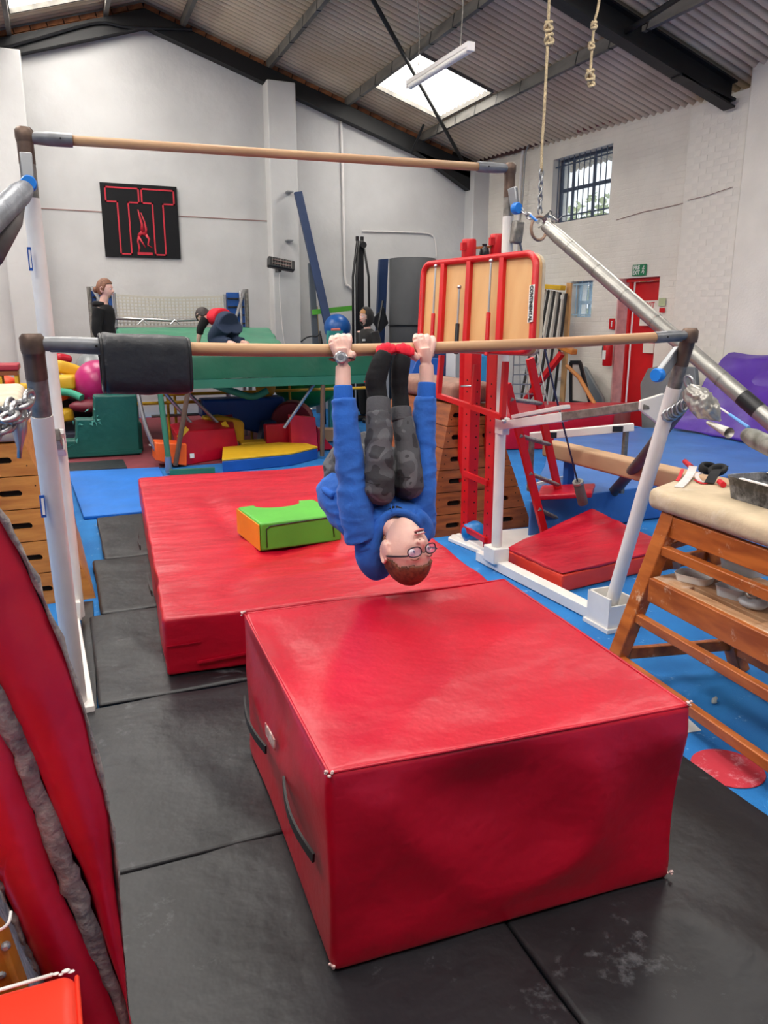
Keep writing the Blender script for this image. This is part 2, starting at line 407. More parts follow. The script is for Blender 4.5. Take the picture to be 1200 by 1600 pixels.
# windows
m_glass = M('window_glass', (225, 240, 250), .05, alpha=.25, spec=.6)
m_frame = M('dark_window_frame', (62, 74, 96), .5); m_frame2 = M('pale_blue_frame', (176, 205, 226), .5)
def window(name, R, fm, nbar, cols, rows, barm):
    y0, y1, z0, z1 = R; xx = lambda y, d: xw(y) + d
    f = MB(); D_ = .17
    for a, b in (((y0, z0 + .02), (y1, z0 + .02)), ((y0, z1 - .02), (y1, z1 - .02)), ((y0 + .02, z0), (y0 + .02, z1)), ((y1 - .02, z0), (y1 - .02, z1))):
        f.bar((xx(a[0], D_), a[0], a[1]), (xx(b[0], D_), b[0], b[1]), .04, .045)
    for c in cols: f.bar((xx(y0 + (y1 - y0) * c, D_), y0 + (y1 - y0) * c, z0), (xx(y0 + (y1 - y0) * c, D_), y0 + (y1 - y0) * c, z1), .035, .035)
    for c in rows: f.bar((xx(y0, D_), y0, z0 + (z1 - z0) * c), (xx(y1, D_), y1, z0 + (z1 - z0) * c), .035, .05)
    w = f.build(name, fm, kind='structure')
    cc = [0] + list(cols) + [1]; rr = [0] + list(rows) + [1]
    for i in range(len(cc) - 1):
        for j in range(len(rr) - 1):
            a0, a1 = y0 + (y1 - y0) * cc[i], y0 + (y1 - y0) * cc[i + 1]; b0, b1 = z0 + (z1 - z0) * rr[j], z0 + (z1 - z0) * rr[j + 1]
            MB().hexa([(xx(a0, .175), a0, b0), (xx(a0, .181), a0, b0), (xx(a1, .181), a1, b0), (xx(a1, .175), a1, b0)], [(xx(a0, .175), a0, b1), (xx(a0, .181), a0, b1), (xx(a1, .181), a1, b1), (xx(a1, .175), a1, b1)]).build('pane', m_glass, w)
    for i in range(nbar):
        y = y0 + (y1 - y0) * (i + .5) / nbar
        MB().cyl((xx(y, .06), y, z0 - .005), (xx(y, .06), y, z1 + .005), .008, 8).build('security_bar', barm, w)
    for c in (.1, .88):
        MB().bar((xx(y0, .05), y0, z0 + (z1 - z0) * c), (xx(y1, .05), y1, z0 + (z1 - z0) * c), .01, .02).build('bar_tie', barm, w)
    return w
window('window_1', WIN, m_frame, 11, (.42, .78), (.52,), m_frame)
window('window_2', SW, m_frame2, 4, (.5,), (.42,), m_frame2)
# trees and pale ground beyond the windows
m_leaf = M('leaves_outside', (196, 204, 140), .8, col2=(130, 146, 92), vs_=9)
for i, (tx, ty, tz, r) in enumerate(((15, 15, 3.6, 1.9), (14.5, 20, 3.2, 2.2), (19, 12.5, 3.2, 1.8))):
    t = thing('garden_tree', ['leafy tree seen through the barred window, middle one', 'leafy tree outside the barred window, farthest along', 'leafy tree outside the barred window, nearest the pier'][i], 'tree', (tx, ty, 0), 'trees outside the window')
    cr = MB()
    for k in range(1300):
        a = random.random() * 2 * pi; b = random.uniform(-1, 1); rr = r * random.random() ** .4
        p = V(tx + rr * cos(a) * sqrt(1 - b * b), ty + rr * sin(a) * sqrt(1 - b * b), tz + rr * b * .9)
        d = V(random.uniform(-1, 1), random.uniform(-1, 1), random.uniform(-1, 1)).normalized(); e1, e2 = basis(d)
        cr.add([p - e1 * .14, p - e2 * .08, p + e1 * .14, p + e2 * .08], [(0, 1, 2, 3)])
    cr.build('foliage', m_leaf, t, kind='stuff'); MB().cyl((tx, ty, 0), (tx, ty, tz), .12, 8, .06).build('trunk', m_mortar, t)
MB().lohi((8.9, -10, -.2), (40, 40, -.05)).build('ground', M('yard_ground', (150, 150, 145), .9), kind='structure')

# door
m_door = M('red_gloss_paint', (206, 28, 34), .4, var=.08, vs_=3); m_pinkr = M('pale_pink_reveal', (222, 170, 168), .7, var=.1, vs_=12)
y0, y1, z0, z1 = DR
d = MB().lohi((xw(y0) + .10, y0 + .04, 0.02), (xw(y0) + .145, y1 - .12, z1 - .05)).build('door_1', m_door, kind='structure', bevel=.004)
MB().bar((xw(y0) + .08, y0 + .02, 0), (xw(y0) + .08, y0 + .02, z1), .04, .04, (0, 1, 0)).build('door_frame', m_door, d)
MB().bar((xw(y1) + .1, y1 - .1, 0), (xw(y1) + .1, y1 - .1, z1), .04, .05, (0, 1, 0)).build('door_frame', m_door, d)
MB().bar((xw(y0) + .08, y0, z1 - .025), (xw(y1) + .08, y1, z1 - .025), .05, .05).build('door_frame', m_door, d)
MB().bar((xw(y1) + .05, y1 - .02, 0), (xw(y1) + .05, y1 - .02, z1), .03, .22, (1, 0, 0)).build('door_reveal', m_pinkr, d)

# roof: two corrugated slopes with translucent skylight sheets, seen and added, let into them
PITCHW = 0.13
SKY = []   # (x0, x1, y0, y1) openings; the unseen ones are added and enlarged for more light
for (x0_, x1_, yy) in ((4.80, 6.0, ((10.47, 12.1), (4.2, 5.9), (-.6, 1.0))), (-.20, 1.03, ((9.6, 12.5), (3.4, 7.2), (-1.0, 1.6))), (2.2, 3.4, ((3.9, 5.9), (-1.0, 1.0))), (-2.75, -1.57, ((8.4, 12.4), (3.4, 7.0), (-1.2, 2.0)))):
    for ya, yb in yy: SKY.append((x0_, x1_, ya, yb))
def sheet(xa, xb, ya, yb, mat, name, parent, dz=0.0, kind=None, th=.006):
    n = max(2, int(round((yb - ya) / PITCHW * 8))); mb = MB()
    def f(u, v):
        x = xa + (xb - xa) * v; y = ya + (yb - ya) * u
        return V(x, y, zr(x) + .022 * sin(2 * pi * y / PITCHW) + dz)
    mb.grid(f, n, 1); mb.add([p + V(0, 0, th) for p in mb.v], [f_[::-1] for f_ in mb.f]) if False else None
    return mb.build(name, mat, parent, smooth=True, kind=kind)
YT = 13.3
ceiling = None
def regions(xa, xb, side):
    cuts = sorted({xa, xb} | {s[0] for s in SKY if xa < s[0] < xb} | {s[1] for s in SKY if xa < s[1] < xb})
    for i in range(len(cuts) - 1):
        c0, c1 = cuts[i], cuts[i + 1]
        holes = sorted((s[2], s[3]) for s in SKY if s[0] <= c0 + 1e-6 and s[1] >= c1 - 1e-6)
        y = YF
        for h0, h1 in holes:
            yield c0, c1, y, h0; y = h1
        yield c0, c1, y, YT
first = True
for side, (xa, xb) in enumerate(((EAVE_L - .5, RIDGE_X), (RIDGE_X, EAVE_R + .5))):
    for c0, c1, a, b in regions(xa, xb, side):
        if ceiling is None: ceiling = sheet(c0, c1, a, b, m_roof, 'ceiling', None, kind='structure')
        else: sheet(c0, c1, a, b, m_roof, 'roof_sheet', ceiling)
for i, s in enumerate(SKY):
    o = sheet(*s, m_sky, 'skylight_sheet', ceiling, dz=.05)
    f = MB(); x0, x1, ya, yb = s
    for (p, q) in (((x0, ya), (x1, ya)), ((x0, yb), (x1, yb)), ((x0, ya), (x0, yb)), ((x1, ya), (x1, yb))):
        f.bar((p[0], p[1], zr(p[0]) + .02), (q[0], q[1], zr(q[0]) + .02), .03, .09)
    f.build('skylight_trim', m_purlin, ceiling)
# purlins
for k, x in enumerate([2.14, 3.43, 4.72, 6.06, 1.06, -.23, -1.52, -2.8]):
    z = zr(x) - .09
    b = MB().bar((x, YF, z), (x, YB, z), .06, .13).build('purlin', m_purlin, ceiling)
    for j in range(9):
        y = 12.3 - j * .62
        MB().bar((x, y, z - .07), (x, y - .05, z + .07), .066, .02, (0, 1, 0)).build('purlin_strap', m_black, b) if x in (4.72, 6.06, 3.43) else None
# rafters (portal frames)
def rafter(y, xr, depth, drop, xl=EAVE_L, thick=.16, haunch=True):
    r = MB(); rz = RIDGE_Z - drop
    zt = lambda x: zr(x) - drop
    sec = lambda x: [(x, y - thick / 2, zt(x) - depth), (x, y + thick / 2, zt(x) - depth), (x, y + thick / 2, zt(x)), (x, y - thick / 2, zt(x))]
    for a, b in ((xl, RIDGE_X), (RIDGE_X, xr)):
        r.hexa([sec(a)[0], sec(b)[0], sec(b)[1], sec(a)[1]], [sec(a)[3], sec(b)[3], sec(b)[2], sec(a)[2]])
    return r
r1 = rafter(YB - .1, 7.1, .235, .16); 
r1.prism([(7.1, YB - .18, zr(7.1) - .3), (5.9, YB - .18, zr(5.9) - .36), (7.1, YB - .18, zr(7.1) - .62)], (0, .16, 0))
ra = r1.build('trim_1', m_black, kind='structure')
for y in (7.42, 2.2, -3.0):
    r = rafter(y, 7.36, .26, .10, thick=.02)
    for dz, w_ in ((.10, .17), (.36, .17)):
        for a, b in ((EAVE_L, RIDGE_X), (RIDGE_X, 7.36)):
            r.bar((a, y, zr(a) - dz), (b, y, zr(b) - dz), w_, .02)
    r.bar((6.55, y, zr(6.55) - .37), (7.36, y, 3.95), .17, .03); r.prism([(6.55, y - .01, zr(6.55) - .36), (7.36, y - .01, 3.98), (7.36, y - .01, zr(7.36) - .36)], (0, .02, 0))
    r.build('trim_' + str({7.42: 2, 2.2: 3, -3.0: 4}[y]), m_black, kind='structure')
# cross-brace rods, hangers
def on_roof(px, py, d=.16):
    r = ray(px, py); n = V(SL, 0, 1); p0 = V(RIDGE_X, 0, RIDGE_Z - d); return EYE + r * (n.dot(p0 - EYE) / n.dot(r))
a = on_roof(722, 250, .2); b = on_roof(583, 0, .2); b2 = a + (b - a) * 1.45
MB().cyl(a, b2, .028, 10).build('brace_rod', m_black, ceiling, smooth=True)
a = on_roof(975, 52, .25); b = on_roof(1070, -10, .25); MB().cyl(a, b, .03, 8).build('brace_rod', m_black, ceiling)
MB().cyl(on_roof(662, 195, .1), GY(643, 238, YB - .25), .02, 8).build('brace_rod', m_black, ceiling)
for (x, y) in ((660, 195),): pass
# black cable along the left rafter
MB().tube(catmull([GY(-10, 80, YB - .22), GY(60, 60, YB - .22), GY(150, 36, YB - .22), GY(200, 42, YB - .22), GY(300, 46, YB - .22)], 6), .02, 6).build('cable', m_black, ra)
# ------------------------------------------------------------------ materials of the things
def vinyl(name, col, rough=.36, var=.10, bump=.006, bs=5, stretch=None, **k):
    return M(name, col, rough, var=var, vs_=2.5, bump=bump, bs=bs, stretch=stretch, **k)
m_red = vinyl('red_vinyl', (190, 8, 40), .36, bump=.016, bs=3.4)
m_red2 = vinyl('red_vinyl_creased', (192, 12, 42), .36, bump=.018, bs=5, stretch=(.6, 1.8, 1))
m_oran = vinyl('orange_red_vinyl', (236, 62, 40), .4); m_orange = vinyl('orange_vinyl', (240, 96, 28), .45)
m_blk = vinyl('black_mat_vinyl', (27, 29, 34), .42, var=.3, bump=.014, bs=3.5, dust=((92, 94, 98), .15, 26))
m_pad = vinyl('black_pad_vinyl', (28, 31, 37), .5, bump=.008, bs=14, dust=((105, 100, 102), .1, 25))
m_green = vinyl('green_vinyl', (88, 178, 58), .5); m_yel = vinyl('yellow_vinyl', (226, 178, 34), .5)
m_blue = vinyl('blue_vinyl', (22, 84, 168), .45); m_teal = vinyl('dark_green_vinyl', (12, 92, 84), .45, bump=.012, bs=6)
m_dkgreen = vinyl('trampoline_green', (14, 88, 64), .38, bump=.012, bs=4); m_purple = vinyl('purple_vinyl', (84, 44, 156), .38, bump=.02, bs=2.5)
m_bluemat = vinyl('blue_mat_vinyl', (62, 116, 190), .4, bump=.01, bs=4)
m_bar = M('wooden_rail', (192, 152, 112), .55, col2=(166, 124, 88), vs_=5, stretch=(.4, 4, 4))
m_barg = M('grey_enamel', (126, 128, 132), .4, .35, var=.2, vs_=14)
m_rust = M('worn_steel', (112, 92, 80), .45, .6, col2=(86, 70, 62), vs_=14, bump=.001, bs=50)
m_sleeve = M('dull_steel_sleeve', (146, 142, 136), .45, .6, var=.25, vs_=30)
m_post = M('post_white', (232, 229, 224), .3, var=.05, vs_=6)
m_knob = M('blue_knob', (18, 120, 214), .35); m_steel = M('bright_steel', (176, 176, 178), .3, .85)
m_foil = M('silver_tape', (172, 170, 164), .36, .75, var=.12, vs_=7, bump=.0022, bs=14)
m_foilg = M('scuffed_silver_tape', (160, 160, 152), .4, .6, col2=(100, 100, 90), vs_=16, bump=.003, bs=30)
m_foam = M('grey_foam_tube', (98, 92, 90), .6, var=.2, vs_=10)
m_woodv = M('vault_wood', (196, 130, 58), .42, col2=(168, 100, 40), vs_=5, stretch=(1, 1, 7), bump=.001, bs=30)
m_woodd = M('dark_vault_wood', (150, 84, 42), .42, col2=(112, 58, 30), vs_=5, stretch=(1, 1, 7), bump=.001, bs=30)
m_woodr = M('varnished_red_wood', (192, 108, 46), .35, col2=(150, 76, 30), vs_=5, stretch=(5, .8, 5), dust=((220, 190, 160), .1, 60))
m_ply = M('plywood', (214, 168, 112), .5, col2=(204, 154, 98), vs_=2, stretch=(5, 5, .8))
m_redst = M('red_steel', (206, 20, 28), .35, var=.08, vs_=6)
m_dark = M('slot_shadow_and_screws', (18, 14, 12), .9); m_suede = M('cream_suede', (200, 186, 164), .85, var=.12, vs_=9, bump=.002, bs=60)  # near-black for shade painted into holes, and for dark screws and bolts
m_leather = M('brown_leather', (150, 112, 96), .6, var=.2, vs_=8, bump=.003, bs=30)
m_rope = M('hemp_rope', (196, 176, 140), .85, var=.3, vs_=60, bump=.002, bs=120)
m_blackp = M('black_plastic', (26, 26, 29), .4); m_felt = M('grey_felt', (150, 138, 132), .95, col2=(108, 100, 100), vs_=40, bump=.006, bs=80, dust=((176, 158, 150), .5, 60))
m_tan = M('tan_beam_cover', (192, 156, 122), .75, var=.06, vs_=4); m_net = M('cream_webbing', (196, 190, 180), .8)
m_galv = _mats['galvanised']; m_chalk = M('white_plastic', (226, 226, 222), .5)

def wr(amp, s=4.0, ax=(1, 1, 1), seed=0.0, a2=0.0, s2=11.0):
    return lambda p: amp * (fold(p, s, ax, seed) - .3) + a2 * noise.noise(p * s2)

# ------------------------------------------------------------------ floor mats
rects = [(.15, 1.0, 5.0, 6.13), (.08, 1.0, 4.0, 4.97), (.02, 1.0, 2.97, 3.98), (-.35, .903, 1.942, 2.95), (-.35, .903, .962, 1.938), (-.35, .903, .0, .958), (.907, 1.87, .85, 1.84), (.907, 1.87, -.15, .846)]
names = ['black floor mat with chalk marks at the blue mat end, beyond the crash mat edge', 'black floor mat beside the crash mat, second from the blue mat', 'black floor mat beside the near corner of the red crash mat', 'black floor mat with a fold, left of the red box rear edge',
         'black floor mat under the front left corner of the big red box', 'black floor mat at the bottom edge of the photo, left half', 'black floor mat under the right side of the red box, chalk flecked', 'black floor mat at the bottom right corner of the photo']
for i, (x0, x1, ya, yb) in enumerate(rects):
    mb = soft([(x0, ya, .001), (x1, ya, .001), (x1, yb, .001), (x0, yb, .001)], .04, .012, 36)
    tag(mb.build('floor_mat', m_blk, smooth=True, disp=lambda p, s=i * 3.1: (0.010 * max(0, fold(p, 2.2, (1, .6, 1), s) - .35) + .003 * noise.noise(p * 5)) if p.z > .03 else 0), names[i], 'mat', 'black floor mats')
tag(soft([(-.02, 3.0, .001), (.012, 3.0, .001), (.05, 4.3, .001), (-.02, 4.3, .001)], .012, .004, 10).build('rubber_strip', m_blk, smooth=True), 'narrow dusty black rubber strip between the left base rail and the floor mats', 'mat')
b = tag(soft([(.06, 6.26, .001), (.80, 6.26, .001), (.86, 8.2, .001), (-.03, 8.32, .001)], .03, .01, 16).build('blue_mat', vinyl('bright_blue_mat', (4, 108, 200), .6), smooth=True), 'bright blue mat on the floor beyond the black mats', 'mat')

# big red block
def bigdisp(p):
    ds = sorted((min(abs(p.x - .45), abs(p.x - 1.44)), min(abs(p.y - 1.38), abs(p.y - 2.4)), min(abs(p.z - .042), abs(p.z - .555)))); mk = min(1, ds[1] / .10)
    return mk * bigd(p)
def bigd(p):
    d = .026 * (fold(V(p.x * .8 + p.z * 1.1, p.y * .7, p.z * .8 - p.x * .8), 1.9, (1, 1, 1), 2.0) - .5) + .014 * noise.noise(p * 3.1)
    return d
box_c = [(.452, 1.40, .042), (1.392, 1.352, .042), (1.475, 2.38, .042), (.49, 2.41, .042)]
T_ = .555
t = thing('foam_block', 'big square red vinyl foam block in the foreground', 'foam block', (.95, 1.9, .04))
soft(box_c + [(.452, 1.41, T_), (1.40, 1.345, T_), (1.482, 2.385, T_), (.49, 2.412, T_)], r=.016, n=46).build('cover', m_red, t, smooth=True, disp=bigdisp)
mb = MB(); tc_ = [V(.452, 1.41, T_), V(1.40, 1.345, T_), V(1.482, 2.385, T_), V(.49, 2.412, T_)]
for i in range(4):
    a, b_ = tc_[i], tc_[(i + 1) % 4]; n_ = 24
    pts = []
    for k in range(n_ + 1):
        p = a.lerp(b_, k / n_); p = p + V((.95 - p.x) * .008, (1.9 - p.y) * .008, -.003); pts.append(p)
    mb.tube(pts, .0045, 6)
mb.build('seam_piping', m_red, t, smooth=True)
def strap(p0, p1, nrm, sag, parent, name='handle', w=.028, mat=None):
    p0 = V(p0); p1 = V(p1); nrm = V(nrm).normalized(); pts = []
    for k in range(11):
        u = k / 10; pts.append(p0.lerp(p1, u) + nrm * (sag * sin(pi * u) + .012))
    mb = MB(); up = nrm.cross((p1 - p0).normalized())
    for k in range(10): mb.bar(pts[k], pts[k + 1], .006, w, nrm.cross(p1 - p0)) if False else mb.bar(pts[k], pts[k + 1], w, .006, nrm)
    return mb.build(name, mat or m_blackp, parent)
strap((.47, 2.30, .30), (.47, 2.02, .27), (-1, 0, 0), .018, t); strap((.455, 1.76, .33), (.455, 1.50, .28), (-1, 0, 0), .018, t)
lb = MB().box((.449, 1.92, .37), (.004, .10, .035)); lb.build('worn_label', M('worn_label', (214, 200, 190), .8, col2=(150, 60, 60), vs_=40), t)
for p in ((.455, 1.405, T_ + .004), (.452, 1.402, .06), (1.399, 1.345, T_ + .004), (1.392, 1.352, .06), (.49, 2.41, T_ + .002)):
    mb = MB()
    for k in range(7): q = V(p) + V(random.uniform(-.008, .008), random.uniform(-.008, .008), random.uniform(-.01, .006)); mb.ball(q, .004, (1, 1, .8), 6, 4)
    mb.build('frayed_corner', M('frayed_backing', (220, 190, 186), .9), t, smooth=True, kind='stuff')
m_red_n = None

# red crash mat behind
def crash(p):
    if p.z < .12: return .006 * noise.noise(p * 4)
    d = .012 * (fold(V(p.x * .45 + p.y * .35, p.y * 1.25 - p.x * .5, 0), 2.6, (1, 1, 1), 5) - .55) + .008 * noise.noise(p * 2.3)
    for (a, b_, w, h) in (((.62, 3.35), (1.25, 4.15), .05, -.020), ((.68, 3.42), (1.32, 4.22), .03, .015), ((.85, 4.25), (.86, 5.4), .06, -.016), ((1.15, 3.6), (1.8, 4.0), .04, -.014)):
        ax, ay = a; bx, by = b_; dx, dy = bx - ax, by - ay; L2 = dx * dx + dy * dy
        u = max(0, min(1, ((p.x - ax) * dx + (p.y - ay) * dy) / L2)); dd = sqrt((p.x - ax - u * dx) ** 2 + (p.y - ay - u * dy) ** 2)
        d += h * math.exp(-(dd / w) ** 2)
    return d
t = thing('crash_mat', 'wide creased red crash mat behind the big red block', 'crash mat', (1.0, 4.6, .04))
soft([(.295, 3.10, .045), (1.80, 3.0, .045), (2.10, 6.22, .045), (.49, 6.22, .045)], .262, .018, 70).build('cover', m_red2, t, smooth=True, disp=crash)
MB().bar((.30, 3.088, .19), (.44, 3.083, .19), .004, .004).build('stitching', m_red, t); MB().bar((.42, 3.083, .10), (1.0, 3.05, .13), .008, .01).build('zip_flap', m_red, t)
for (a, b_) in (((.335, 3.75), (.35, 4.05)), ((.36, 4.6), (.375, 4.9))):
    strap((a[0] - .008, a[1], .2), (b_[0] - .008, b_[1], .2), (-1, 0, 0), .006, t)

# green arch block with orange end
t = thing('arch_block', 'green foam arch block with orange end lying on the crash mat', 'foam block', (1.2, 4.3, .30))
g0 = GZ(408, 862, .305); g1 = GZ(534, 845, .305); dx = (g1 - g0); dx.normalize(); dy = V(-dx.y, dx.x, 0)
gx = (g1 - g0).length; gy = .42; gh = .155
def arch_outline(cut=.07):
    pts = [(0, 0), (gx, 0), (gx, gy)]
    pts += [(gx * .80, gy)]
    for k in range(9):
        a_ = pi * k / 8; pts.append((gx * .5 + gx * .30 * cos(a_), gy - cut * 1.4 * sin(a_)))
    pts += [(gx * .20, gy), (0, gy)]
    return pts
mb = MB(); mb.m = 0
ol = [g0 + dx * a + dy * b_ for a, b_ in arch_outline()]
mb.prism(ol, (0, 0, gh)); mb.build('cover', m_green, t, bevel=.012, seg=3)
MB().prism([g0 - dx * .003 + V(0, 0, .004), g0 - dx * .003 + dy * gy + V(0, 0, .004), g0 - dx * .003 + dy * gy + V(0, 0, gh - .006), g0 - dx * .003 + V(0, 0, gh - .006)], -dx * .006).build('end_panel', m_yel if False else vinyl('amber_vinyl', (238, 150, 28), .5), t, bevel=.004)
mb = MB(); z_ = V(0, 0, 1); fr = lambda a, b_: g0 + dx * a - dy * .004 + z_ * b_
mb.tube([fr(gx * .07, .02), fr(gx * .07, gh * .78), fr(gx * .12, gh * .88), fr(gx * .8, gh * .94), fr(gx * .88, gh * .9), fr(gx * .9, .03)], .0028, 6)
mb.build('zip', m_blackp, t, smooth=True)

# ------------------------------------------------------------------ the two-bar frame
LB = [GY(x, y, 2.6) for x, y in ((62, 537), (180, 542), (300, 545), (420, 547), (535, 547), (662, 544), (780, 540), (900, 534), (1000, 528.5), (1072, 524))]
HB0, HB1 = GY(50, 215.5, 3.98), GY(792, 263.5, 3.98)
t = thing('uneven_bars', 'asymmetric gymnastics bars with two wooden rails on white posts', 'gymnastics bars', (1.2, 3.4, 0))
UB = t
low = MB().tube(catmull(LB[1:-1] + [GY(1030, 527, 2.6)], 4), .0215, 18, up=(0, 1, 0)).build('low_bar', m_bar, t, smooth=True)
high = MB().tube([GY(108, 219.2, 3.98), GY(750, 260.8, 3.98)], .0215, 18).build('high_bar', m_bar, t, smooth=True)
def fitting(p, q, parent, r=.026, dark=False):
    mb = MB(); d = (q - p).normalized(); mb.tube([p - d * .0, p + (q - p) * .45, q - d * .01, q], [r * .82, r, r, r * .97], 18)
    o = mb.build('end_fitting', m_barg, parent, smooth='auto')
    MB().box(p + d * .07, (.09, .03, .045)).build('fitting_tongue', m_barg, o, bevel=.006)
    MB().cyl(p + (q - p) * .7 + V(0, -r - .001, 0), p + (q - p) * .7 + V(0, -r + .003, 0), .004, 8).build('fitting_bolt', m_dark, o)
lb0, lb1 = LB[0], LB[-1]
fitting(lb0, LB[1] + (LB[2] - LB[1]) * .05, low); fitting(lb1, GY(1022, 527.4, 2.6), low, .024)
fitting(HB0, GY(113, 219.5, 3.98), high, .03); fitting(HB1, GY(746, 260.5, 3.98), high, .028)
def post(top, foot, r, sleeves, name='post'):
    top = V(top); foot = V(foot); d = (foot - top).normalized(); L_ = (foot - top).length
    s0, s1 = sleeves
    o = MB().tube([top + d * s1, foot], r, 20).build(name, m_post, UB, smooth='auto')
    MB().tube([top + d * s0, top + d * (s1 + .02)], r * .93, 20).build('inner_sleeve', m_sleeve, o, smooth='auto')
    MB().tube([top + d * .005, top + d * s0], r * .96, 20).build('cap_sleeve', m_rust, o, smooth='auto')
    cp = MB(); cp.lathe(top + V(0, 0, -.01), [(r * .98, -.03), (r * 1.08, -.012), (r * 1.08, .018), (r * .8, .03)], seg=20)
    cp.build('post_cap', m_rust, o, smooth='auto')
    return o
pLN = post(lb0 + V(-.02, 0, .01), (-.055, 2.99, .05), .0335, (.12, .24)); pRN = post(lb1 + V(.02, 0, .01), (2.453, 2.95, .06), .0325, (.14, .24))
pLF = post(HB0 + V(-.03, 0, .02), (-.035, 3.98, .05), .036, (.13, .27)); pRF = post(HB1 + V(.02, 0, .01), (2.395, 3.96, .05), .032, (.16, .26))
for x in (-.035, 2.43):
    sx = -.035 if x < 0 else -.03
    o = MB().bar((x + sx, 4.16, .035), (x + (.02 if x > 0 else 0), 2.92, .035), .075, .06).build('base_rail', m_post, UB, bevel=.004)
    MB().box((x + sx, 3.97, .10), (.11, .13, .10)).build('rear_bracket', m_post, o, bevel=.006)
mb = MB()
for a in (-1, 1): mb.box((2.453 + a * .062, 2.95, .09), (.012, .17, .17))
mb.box((2.453, 2.87, .07), (.13, .012, .13)); mb.box((2.453, 3.03, .09), (.13, .012, .17)); mb.box((2.453, 2.95, .012), (.16, .2, .02)); mb.build('foot_box', m_post, UB)
# telescopic side struts
def strut(pa, pb, frac=.5):
    pa = V(pa); pb = V(pb); m = pa.lerp(pb, frac)
    o = MB().bar(pa, m, .05, .05).build('side_strut', m_post, UB, bevel=.004)
    MB().bar(m + (pa - pb).normalized() * .05, pb, .038, .042).build('strut_inner', m_sleeve, o, bevel=.003)
    MB().bar(pa.lerp(pb, .12) + V(0, 0, .04), m + V(0, 0, .05) + (pb - pa) * .01, .055, .022).build('strut_clip', m_post, o, bevel=.003)
    return o
sa = GY(783, 665, 3.93); sb = GY(1010, 633, 2.80)
strut(sa, sb, .5); strut((-.035, 3.93, sa.z), (-.04, 2.8, sb.z), .5)
MB().prism([sa + V(-.02, -.05, -.05), sa + V(-.02, .04, -.05), sa + V(-.02, .04, .05), sa + V(-.02, -.05, .05)], (.05, 0, 0)).build('strut_bracket', m_post, UB, bevel=.005)
MB().prism([sb + V(.10, .0, .05), sb + V(-.03, .0, .022), sb + V(-.03, .0, -.022), sb + V(.08, .0, -.09)], (0, .02, 0)).build('strut_bracket', m_post, UB, bevel=.005)
# blue knobs on grey levers
def knob(p, d, r=.03, lever=None, parent=None):
    d = V(d).normalized(); p = V(p)
    if lever is not None: lv = MB().bar(p, lever, .03, .05).build('lever', m_galv, parent or UB, bevel=.006)
    MB().lathe(p, [(r * .4, -.02), (r * .9, -.008), (r, .0), (r, .022), (r * .85, .03)], d, 18).build('knob', m_knob, parent or UB, smooth='auto')
k1 = GY(45, 288, 3.9); knob(k1, (0, -1, .05), .034, k1 + V(0, .02, .13)); k2 = GY(805, 326, 3.9); knob(k2, (.2, -1, 0), .032, k2 + V(-.01, .02, .11))
k3 = GY(1030, 586, 2.62); knob(k3, (-1, -.3, 0), .030, k3 + V(.12, .03, .10))
MB().box(k2 + V(.03, .02, -.12), (.06, .05, .12), Matrix.Rotation(.1, 3, 'Y')).build('cable_clamp', m_sleeve, UB, bevel=.01)

# guy cables with their foam sleeves
def chain(pts_, r, name, mat, parent, link=.045):
    mb = MB(); a = V(pts_[0]); b_ = V(pts_[1]); d = (b_ - a); n = max(2, int(d.length / (link * .72))); d.normalize(); e1, e2 = basis(d)
    for k in range(n):
        c = a + d * (link * .72 * (k + .5)); s, u = (e1, e2) if k % 2 else (e2, e1)
        mb.tube([c + d * (link * .5 * cos(w)) + s * (link * .27 * sin(w)) for w in [2 * pi * i / 12 for i in range(12)]], r, 6, closed=True)
    return mb.build(name, mat, parent, smooth=True)
def guy(p, q, r, mat, label, r0=None, sag=0.0, parent=UB, seam=True, n=14):
    p = V(p); q = V(q); pts = [p.lerp(q, k / n) + V(0, 0, -sag * sin(pi * k / n)) for k in range(n + 1)]
    rr = [r * (1 + .03 * noise.noise(x * 9)) for x in pts]; rr[0] = r * .8
    o = MB().tube(pts, rr, 18).build('cable_sleeve', mat, parent, smooth='auto')
    if label: o['label'] = label
    if seam:
        for k in range(2, n - 1, 2):
            a = pts[k]; d = (pts[k + 1] - pts[k]).normalized(); MB().tube([a - d * .004, a + d * .004], r * 1.03, 18).build('tape_seam', M('tape_seam', (150, 148, 142), .35, .8), o, smooth='auto')
    return o
gA0 = GY(852, 352, 3.75); gA1 = W(1215, 668, 3.3)
go = guy(gA0, gA0.lerp(gA1, 1.2), .037, m_foil, 'silver-taped foam sleeve on the guy cable', n=18)
dA = (gA1 - gA0).normalized(); cA = gA0.lerp(gA1, .905)
MB().tube([cA - dA * .05, cA + dA * .05], .0385, 18).build('black_tape', m_blackp, go, smooth='auto')
mb = MB()   # crumpled tape collar
for k in range(26):
    a = random.random() * 6.28; p = gA0 + V(random.uniform(-.05, .09), random.uniform(-.03, .03), random.uniform(-.0, .06)); e = V(random.uniform(-1, 1), random.uniform(-1, 1), random.uniform(-1, 1)) * .035; f_ = V(random.uniform(-1, 1), random.uniform(-1, 1), random.uniform(-1, 1)) * .03
    mb.add([p, p + e, p + e + f_], [(0, 1, 2)])
mb.build('crumpled_tape', m_foil, go, kind='stuff')
chain((k2 + V(.02, 0, 0), GY(838, 345, 3.78)), .005, 'chain', m_steel, UB, .05)
MB().cyl(GY(828, 336, 3.8), GY(842, 348, 3.76), .007, 8).build('blue_rope_tie', m_knob, UB)
